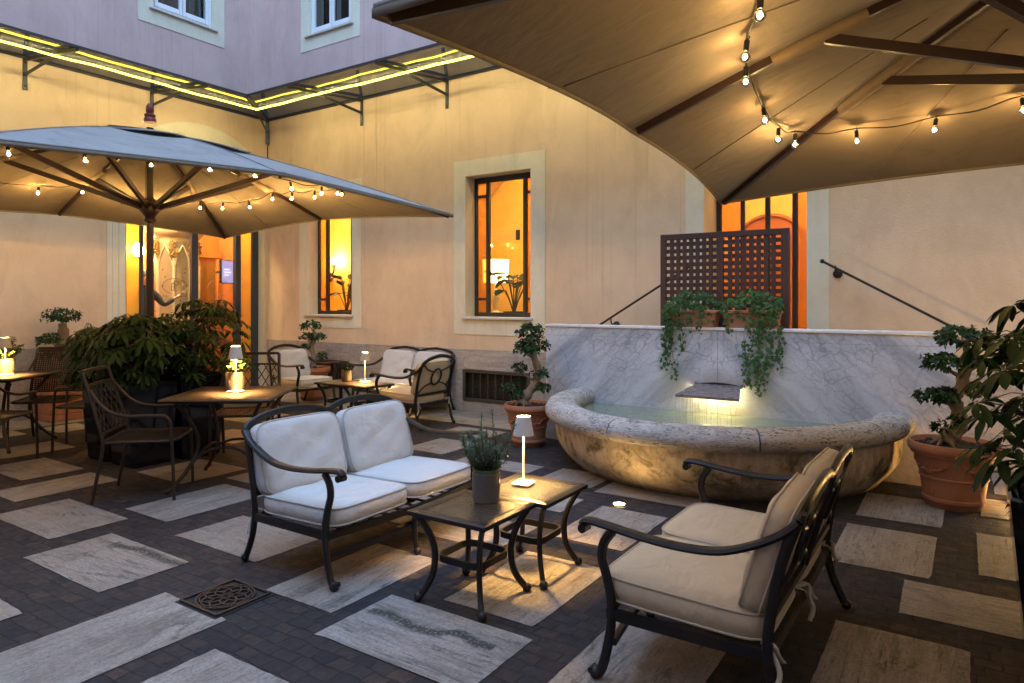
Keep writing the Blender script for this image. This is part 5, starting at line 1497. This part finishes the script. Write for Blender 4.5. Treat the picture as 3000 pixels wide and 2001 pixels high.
# ------------------------------------------------------------------ dining tables
def dining_table(label):
    t = thing('dining_table', label, 'dining table', (0,0,0), 0, 'square bronze dining tables'); B = MAT['bronze']
    a = .425
    m = MB(); m.box(-a,-a,.715,a,a,.741,.012); m.build('table_top', B, t, sharp=30)
    m = MB()
    for q in ((-1,0),(1,0),(0,-1),(0,1)):
        if q[0]: m.bar([(q[0]*.30,-.30,.703),(q[0]*.30,.30,.703)], .025, .022)
        else: m.bar([(-.30,q[1]*.30,.703),(.30,q[1]*.30,.703)], .025, .022)
    m.build('under_frame', B, t)
    for sx in (-1, 1):
        for sy in (-1, 1):
            m = MB(); pts = [(u*sx, u*sy, z) for u, z in ((.33,.70),(.27,.60),(.215,.46),(.20,.36),(.225,.24),(.30,.10),(.37,.02))]
            m.tube(cr(pts, 5), .0155, 8); m.ball((.37*sx,.37*sy,.018), .019, 8, 6); m.build('leg', B, t)
    for i in range(2):
        for s in (-1, 1):
            m = MB(); pts = []
            for k in range(15):
                w = pi*k/14; u = .275*cos(w); z = .12+.20*sin(w)
                v = s*(.275-.10*sin(w)); pts.append((u, v, z) if i == 0 else (v, u, z))
            m.tube(pts, .011, 8); m.build('arch_stretcher', B, t)
    return t
d1 = dining_table('square bronze dining table between the two lattice chairs, basil and lamp on it'); d1.location = (-5.082, 3.462, 0); d1.rotation_euler.z = radians(36)
d2 = dup(d1, (-8.35, 2.95, 0), radians(36), 'square bronze dining table at the left edge among the woven back chairs')

# ------------------------------------------------------------------ armchairs of bronze tube
def tube_chair(name, label, weave, group):
    """faces +y"""
    t = thing(name, label, 'chair', (0,0,0), 0, group); B = MAT['bronze']
    hw = .265
    for s in (-1, 1):
        x = s*hw
        m = MB(); m.tube(cr([(x*1.02,.265,.005),(x*1.02,.255,.30),(x*1.02,.245,.52),(x*1.02,.235,.60),(x*1.02,.20,.640)], 5), .0125, 8); m.build('leg', B, t)
        m = MB(); m.tube(cr([(x,-.30,.005),(x,-.255,.25),(x,-.225,.44),(x*.99,-.265,.62),(x*.95,-.335,.86),(x*.93,-.37,.975)], 5), .013, 8, r2=1.2, up=(0,1,0)); m.build('leg', B, t)
        m = MB()
        if weave == 'lattice': pts = [(x*1.02,.20,.642),(x*1.03,.08,.645),(x*1.04,-.06,.648),(x*1.03,-.18,.685),(x*1.0,-.265,.765),(x*.95,-.315,.84)]
        else: pts = [(x*1.02,.20,.642),(x*1.18,.18,.65),(x*1.25,.05,.655),(x*1.22,-.10,.665),(x*1.12,-.23,.72),(x*1.0,-.33,.84),(x*.95,-.385,.965)]
        m.tube(cr(pts, 5), .012, 8, r2=1.1); m.build('arm', B, t)
    def bp(u, v):
        """back plane; u -1..1, v 0..1 from seat to top"""
        z = .455+.52*v; tt = hw*(.98-.06*v)
        y = -.225-.04*min(1,v/.35) - (.105*max(0,(v-.35))/.65)
        return Vector((u*tt, y-.025*(1-u*u)*(.4+.6*v), z))
    for v_, w_, h_ in ((1.0,.02,.026),(.80 if weave == 'lattice' else .955,.014,.018),(.10,.014,.018)):
        m = MB(); m.bar([bp(-1+2*i/10, v_) for i in range(11)], w_, h_); m.build('back_rail', B, t)
    m = MB()
    v0, v1 = .10, (.80 if weave == 'lattice' else .975)
    if weave == 'lattice':
        n = 5; H = v1-v0; W = 2*.93; slope = .62
        for s in (-1, 1):
            k = -6
            while k < 12:
                # diagonals clipped to the panel
                pts = []
                for i in range(40):
                    v = v0+H*i/39; u = -1+k*.33 + s*(v-v0)*1.30
                    if abs(u) <= .95: pts.append(bp(u, v)+Vector((0,.004*s,0)))
                if len(pts) > 2: m.bar(pts[::2] + ([pts[-1]] if len(pts) % 2 == 0 else []), .009, .0035, up=(0,1,0))
                k += 1
    else:
        nu, nv = 22, 21
        for i in range(1, nu):
            u = -1+2*i/nu; m.bar([bp(u*.97, v0+(v1-v0)*j/8) for j in range(9)], .011, .003, up=(0,1,0))
        for j in range(1, nv):
            v = v0+(v1-v0)*j/nv; m.bar([bp((-1+2*i/8)*.97, v)+Vector((0,.003,0)) for i in range(9)], .003, .011, up=(0,0,1))
    m.build('back_lattice' if weave == 'lattice' else 'back_weave', B, t, sharp=20)
    # seat: rounded frame with a pierced sheet
    m = MB(); out = []
    for cx, cy, a0 in ((1,1,0),(-1,1,90),(-1,-1,180),(1,-1,270)):
        rr = .09 if cy > 0 else .04
        for k in range(6):
            an = radians(a0+90*k/5); out.append((cx*(.262-rr)+rr*cos(an), cy*(.255-rr)+rr*sin(an)+.015, .450))
    m.tube(out, .012, 8, closed=True); m.build('seat_rim', B, t)
    m = MB(); n = 17
    for i in range(1, n):
        u = -.258+.516*i/n; m.bar([(u,-.235,.450),(u,0,.446),(u,.262,.450)], .018, .003)
        v = -.235+.50*i/n; m.bar([(-.255,v,.447),(0,v,.443),(.255,v,.447)], .018, .003)
    m.build('seat', B, t, sharp=20)
    return t
GL = 'lattice back chairs at the square table'; GW = 'woven back chairs at the left table'
h1 = tube_chair('lattice_chair', 'bronze lattice back chair turned sideways at the near side of the square dining table', 'lattice', GL)
h1.location = (-5.335, 2.885, 0); h1.rotation_euler.z = radians(45-90)
h2 = dup(h1, (-5.70, 4.03, 0), radians(-45-90), 'bronze lattice back chair beyond the square dining table, facing the camera')
w1 = tube_chair('woven_chair', 'bronze chair with a pierced woven back in front of the square terracotta planter', 'weave', GW)
w1.location = (-8.21, 3.37, 0); w1.rotation_euler.z = math.atan2(-.69,.72)-pi/2
w2 = dup(w1, (-7.44, 2.56, 0), math.atan2(.83,-.56)-pi/2, 'bronze woven back chair cut off by the left edge, nearest the camera')
w3 = dup(w1, (-7.42, 3.48, 0), math.atan2(-.55,-.83)-pi/2, 'bronze woven chair half hidden by the black planters, only its arm and front legs showing')
# ------------------------------------------------------------------ cloud-pruned ficus trees in terracotta
def ficus(label, loc, trunk, pads, pot, sd, leafL=.042, group='cloud pruned ficus trees in terracotta pots', rz=0):
    """trunk: list of (x,y,z,r); pads: (x,y,z,rx,rz,n)"""
    random.seed(sd)
    t = thing('potted_ficus', label, 'potted tree', loc, rz, group)
    kind, R, h = pot
    if kind == 'round':
        m = MB(); rb = R*.62
        prof = [(rb-.01,0),(rb,.01),(rb+.012,.05),(rb+.02,.055),(rb+.02,.075),(rb+.014,.08)]
        z1 = h*.45; r1 = rb+(R*.86-rb)*.45
        prof += [(r1,z1),(r1+.009,z1+.004),(r1+.009,z1+.014),(r1+.002,z1+.018),(R*.86,h*.80),(R*.93,h*.815),(R*.94,h*.85),(R*.985,h*.87),(R*1.0,h*.90),(R*1.005,h*.95),(R*.985,h),(R*.93,h),(R*.9,h*.96),(R*.86,h*.88)]
        m.lathe(prof, 40)
        po = m.build('pot', MAT['terracotta'], t, sharp=45)
        # moulded swags and rosettes round the pot
        m = MB()
        for k in range(4):
            a0 = k*pi/2+.3
            for q in range(15):
                w = q/14; an = a0+w*1.15; z = h*.70-.055*sin(pi*w); r = rb+(R*.86-rb)*(z/(h*.80))+.002
                for _ in range(2): m.ball((r*cos(an)+random.uniform(-.003,.003), r*sin(an)+random.uniform(-.003,.003), z+random.uniform(-.010,.010)), random.uniform(.007,.012), 6, 4)
            an = a0-.2; z = h*.72; r = rb+(R*.86-rb)*(z/(h*.80))
            for q in range(7): m.ball((r*cos(an+.04*cos(q*.9)), r*sin(an+.04*cos(q*.9)), z+.014*sin(q*.9)), .007, 6, 4)
            an = a0+.6; z = h*.27; r = rb+(R*.86-rb)*(z/(h*.80))
            for q in range(8): m.ball((r*cos(an+.05*cos(q*.79)), r*sin(an+.05*cos(q*.79)), z+.016*sin(q*.79)), .007, 6, 4)
            m.ball((r*cos(an), r*sin(an), z), .008, 6, 4)
        m.build('relief', MAT['terracotta'], po, sharp=0)
        m = MB(); m.lathe([(R*.885,h*.93),(R*.4,h*.945),(.0005,h*.95)], 28, cap=False); so = m.build('soil', MAT['soil'], t, sharp=0)
        m = MB()
        for q in range(90):
            an = random.uniform(0, 2*pi); r = R*.84*random.random()**.5; m.ball((r*cos(an), r*sin(an), h*.945), random.uniform(.008,.017), 5, 4, .7)
        m.build('pumice', MAT['soil'], so, sharp=0)
    else:
        m = MB(); a, b = R, R*.93
        m.box(-b,-b,0,b,b,h*.16,.012); m.box(-b*.985,-b*.985,h*.16,b*.985,b*.985,h*.84,.012); m.box(-a,-a,h*.84,a,a,h*.97,.012)
        po = m.build('pot', MAT['terracotta'], t)
        m = MB()
        for q in range(22):
            an = 2*pi*q/22
            m.ball((.075*cos(an), -b*.99, h*.5+.075*sin(an)), .011, 6, 4); m.ball((b*.99, .075*cos(an), h*.5+.075*sin(an)), .011, 6, 4)
            if q % 3 == 0: m.ball((.035*cos(an), -b*.99, h*.5+.035*sin(an)), .012, 6, 4); m.ball((b*.99, .035*cos(an), h*.5+.035*sin(an)), .012, 6, 4)
        m.build('relief', MAT['terracotta'], po, sharp=0)
        m = MB(); m.quad((-a*.9,-a*.9,h*.975),(a*.9,-a*.9,h*.975),(a*.9,a*.9,h*.975),(-a*.9,a*.9,h*.975)); m.build('soil', MAT['soil'], t)
    m = MB()
    pts = cr([p[:3] for p in trunk], 6); rr = []
    for i in range(len(trunk)-1):
        for j in range(6): rr.append(trunk[i][3]+(trunk[i+1][3]-trunk[i][3])*j/6)
    rr.append(trunk[-1][3])
    rr = [r*(1+.14*sin(i*1.3)+.06*sin(i*3.1)) for i, r in enumerate(rr)]
    m.tube(pts, rr, 10)
    b0 = Vector(trunk[0][:3])
    for q in range(5):
        an = q*1.25+.4; m.tube(cr([b0+Vector((0,0,.05)), b0+Vector((cos(an)*.05,sin(an)*.05,.015)), b0+Vector((cos(an)*.10,sin(an)*.10,-.02))], 3), [.028,.024,.02,.016,.012,.008,.006], 6)
    lf = MB()
    for (px, py, pz, rx, rz_, n) in pads:
        near = min(pts, key=lambda q: (q-Vector((px,py,pz-rz_))).length)
        m.tube(cr([near, (near+Vector((px,py,pz)))/2+Vector((0,0,-.02)), Vector((px,py,pz-rz_*.3))], 3), [.02,.018,.016,.014,.012,.010,.008], 6)
        for q in range(7):
            an = q*.9+random.random(); m.tube([(px,py,pz-rz_*.3),(px+rx*.6*cos(an),py+rx*.6*sin(an),pz+rz_*.1)], .004, 4)
        for i in range(n):
            an = random.uniform(0, 2*pi); ph = random.uniform(-.45,1.)
            r = (1-max(0,ph)**2)**.5 if ph > 0 else 1.0+ph*.5
            k = random.uniform(.55,1.04)
            lump = 1+.16*sin(an*3+px*30)+.1*sin(an*5+pz*9)
            c = Vector((px+rx*lump*r*k*cos(an), py+rx*lump*r*k*sin(an), pz+rz_*ph*k))
            # a tip with four to six leaves
            ax = Vector((cos(an)*r, sin(an)*r, .35+ph)).normalized()
            u = ax.orthogonal().normalized(); v = ax.cross(u)
            for s in range(random.choice((4,5,6))):
                w = random.uniform(0, 2*pi)
                d = (u*cos(w)+v*sin(w))*random.uniform(.5,1.)+ax*random.uniform(.2,.9)
                lf.leaf(c, d, ax, leafL*random.uniform(.7,1.15), leafL*.5, random.uniform(0,.3), .2, ((.55,1.),))
    m.build('trunk', MAT['bark'], t, sharp=0); lf.build('crown', MAT['ficus'], t, sharp=0)
# right-hand directions in the picture: (+.83,+.55)
R_ = Vector((.834,.552,0)); D_ = Vector((.552,-.834,0))
def T(l):  # (sideways, towards camera, z, r...)
    return [tuple(R_*q[0]+D_*q[1]+Vector((0,0,q[2])))+tuple(q[3:]) for q in l]
ficus('cloud pruned ficus with a winding trunk in a round terracotta pot between window and fountain', (-3.79, 6.04, 0),
      T([(-.06,0,.43,.062),(-.02,0,.52,.055),(.07,.0,.64,.045),(.10,0,.78,.040),(.055,0,.92,.036),(.03,0,1.05,.03),(.02,0,1.15,.02)]),
      T([(.02,.0,1.17,.150,.10,105),(.05,.0,1.03,.175,.10,125),(-.04,.02,.99,.13,.09,60),(-.09,.02,.80,.075,.07,36),(.12,0,.74,.085,.06,40),(-.18,.06,.60,.085,.055,40),(.13,.02,.60,.09,.05,36),(-.12,.04,.53,.07,.06,24)]),
      ('round',.255,.435), 61)
ficus('tall cloud pruned ficus in the big round terracotta pot right of the fountain', (-.065, 5.965, 0),
      T([(-.06,0,.46,.060),(-.01,0,.52,.062),(.05,0,.60,.052),(.03,0,.70,.046),(.015,0,.80,.043),(.07,0,.90,.038),(.10,0,1.02,.032),(.10,0,1.12,.026),(.09,0,1.22,.016)]),
      T([(.07,.0,1.225,.185,.085,150),(-.08,.0,1.05,.135,.07,90),(.17,.02,1.05,.12,.07,60),(-.13,.02,.80,.135,.075,95),(.15,0,.84,.09,.06,45),(-.13,.06,.585,.05,.05,14),(-.03,.06,.63,.05,.04,12)]),
      ('round',.292,.472), 62, .045)
ficus('small cloud pruned ficus in a round terracotta pot behind the far armchair by the corner', (-8.30, 7.02, 0),
      T([(0,0,.50,.05),(.02,0,.64,.042),(-.02,0,.80,.036),(.03,0,.95,.03),(.0,0,1.08,.02)]),
      T([(-.02,.0,1.115,.155,.085,85),(.08,.0,.95,.125,.07,70),(-.09,.02,.96,.10,.06,40),(-.10,.0,.80,.085,.05,40),(.14,.0,.66,.075,.07,40)]),
      ('round',.27,.50), 63)
ficus('cloud pruned ficus in the square terracotta planter against the left wall', (-9.60, 4.10, 0),
      T([(0,0,.58,.06),(.02,0,.72,.05),(-.02,0,.86,.07),(.02,0,1.02,.065),(.0,0,1.22,.05)]),
      T([(.0,.0,1.30,.215,.115,135),(-.10,.04,1.00,.19,.09,90),(.16,.02,.90,.17,.08,80),(-.02,.05,.82,.24,.07,90)]),
      ('square',.255,.56), 64, .045)

# ------------------------------------------------------------------ someone inside the lobby
def person():
    t = thing('person', 'person in a dark navy jacket reaching towards the glass inside the entrance door', 'person', (-10.62, 5.70, 0))
    def skin(name, V, Ed, Rr, mat, lv=2):
        me = bpy.data.meshes.new(name); me.from_pydata(V, Ed, []); o = bpy.data.objects.new(name, me); COL.objects.link(o); o.parent = t
        md = o.modifiers.new('skin', 'SKIN'); md.use_smooth_shade = True
        if not me.skin_vertices: me.skin_vertices.new()
        for i, r in enumerate(Rr): me.skin_vertices[0].data[i].radius = r if isinstance(r, tuple) else (r, r)
        me.skin_vertices[0].data[0].use_root = True
        sb = o.modifiers.new('sub', 'SUBSURF'); sb.levels = lv; sb.render_levels = lv
        me.materials.append(mat); return o
    # facing +x towards the courtyard, her left arm (towards +y) raised to the door
    z0 = .18
    V = [(0,0,.95+z0),(0,0,1.12+z0),(0,0,1.32+z0),(0,0,1.45+z0),(.01,0,1.53+z0),(.02,0,1.62+z0),(.03,0,1.70+z0),
         (0,.17,1.42+z0),(.08,.26,1.26+z0),(.13,.40,1.36+z0),(0,-.17,1.42+z0),(.02,-.22,1.15+z0),(.08,-.22,.92+z0),
         (0,.09,.88+z0),(.02,.10,.50+z0),(0,.10,.08+z0),(.14,.11,.03+z0),(0,-.09,.88+z0),(.01,-.10,.50+z0),(0,-.10,.08+z0),(.14,-.11,.03+z0)]
    Ed = [(0,1),(1,2),(2,3),(3,4),(4,5),(5,6),(3,7),(7,8),(8,9),(3,10),(10,11),(11,12),(0,13),(13,14),(14,15),(15,16),(0,17),(17,18),(18,19),(19,20)]
    Rr = [(.11,.15),(.10,.14),(.11,.16),(.08,.12),.05,.085,.075,.065,.052,.042,.065,.05,.04,.085,.062,.045,.04,.085,.062,.045,.04]
    skin('body', V, Ed, Rr, MAT['navy'])
    # face, ears and hair
    m = MB(); c = (.035,0,1.66+z0); m.ball(c, .088, 20, 14, 1.28); m.ball((.118,0,1.645+z0), .016, 8, 6, 1.4)
    for s in (-1, 1): m.ball((.035,s*.088,1.655+z0), .02, 8, 6, 1.5)
    m.tube([(.108,-.022,1.60+z0),(.116,0,1.598+z0),(.108,.022,1.60+z0)], .006, 6); m.tube([(.02,0,1.55+z0),(0,0,1.44+z0)], .05, 12); hd = m.build('head', MAT['skin'], t, sharp=0)
    m = MB()
    for s in (-1, 1): m.ball((.110,s*.032,1.675+z0), .010, 8, 6)
    m.build('eyes', MAT['hair'], hd, sharp=0)
    m = MB(); m.lathe([(.098*sin(a), .125*cos(a)) for a in [.001]+[radians(q) for q in range(15,100,12)]], 20, (.018,0,1.675+z0), cap=False); m.build('hair', MAT['hair'], hd, sharp=0)
    # hand with five fingers
    P0 = Vector((.14,.43,1.385+z0)); f = Vector((.25,.85,.45)).normalized(); w = Vector((0,-.45,.9)).normalized()
    V = [tuple(P0-f*.05), tuple(P0), tuple(P0+f*.05)]; Ed = [(0,1),(1,2)]; Rr = [.024,(.03,.016),(.034,.015)]
    for k, (o, L) in enumerate(((-.03,.075),(-.010,.09),(.010,.095),(.03,.085))):
        b = len(V); V += [tuple(P0+f*.075+w*o), tuple(P0+f*(.075+L*.5)+w*o*1.2), tuple(P0+f*(.075+L)+w*o*1.25+Vector((.02,0,-.008)))]
        Ed += [(2,b),(b,b+1),(b+1,b+2)]; Rr += [.0095,.0085,.007]
    b = len(V); V += [tuple(P0+w*.04+f*.01), tuple(P0+w*.065+f*.04)]; Ed += [(1,b),(b,b+1)]; Rr += [.011,.009]
    skin('hand', V, Ed, Rr, MAT['skin'])
person()
# ------------------------------------------------------------------ camera, sky, render settings
cam = bpy.data.cameras.new('camera'); co = bpy.data.objects.new('camera', cam); COL.objects.link(co)
cam.sensor_width = 36; cam.lens = 24; cam.shift_y = -117.5/3000; cam.clip_end = 500; cam.clip_start = .05
co.location = (0, 0, 1.5); co.rotation_euler = (radians(90), 0, radians(33.5))
SC.camera = co

w = bpy.data.worlds.new('World'); SC.world = w; w.use_nodes = True
nt = w.node_tree; bg = nt.nodes['Background']
sky = nt.nodes.new('ShaderNodeTexSky'); sky.sky_type = 'NISHITA'; sky.sun_disc = False
sky.sun_elevation = radians(SUN_EL); sky.sun_rotation = radians(200); sky.altitude = 50; sky.air_density = 1.0; sky.dust_density = 7.0; sky.ozone_density = 1.75
nt.links.new(sky.outputs[0], bg.inputs[0]); bg.inputs[1].default_value = SKY

SC.view_settings.view_transform = 'Standard'; SC.view_settings.look = 'None'; SC.view_settings.gamma = 1; SC.view_settings.exposure = EXPO
SC.render.engine = 'CYCLES'
cy = SC.cycles
cy.use_denoising = True; cy.denoiser = 'OPENIMAGEDENOISE'; cy.denoising_input_passes = 'RGB_ALBEDO_NORMAL'
cy.max_bounces = 8; cy.diffuse_bounces = 4; cy.glossy_bounces = 3; cy.transmission_bounces = 4; cy.transparent_max_bounces = 16
cy.caustics_reflective = False; cy.caustics_refractive = False; cy.sample_clamp_indirect = 4.0; cy.sample_clamp_direct = 0
cy.use_light_tree = True; cy.use_adaptive_sampling = False
cy.blur_glossy = .5
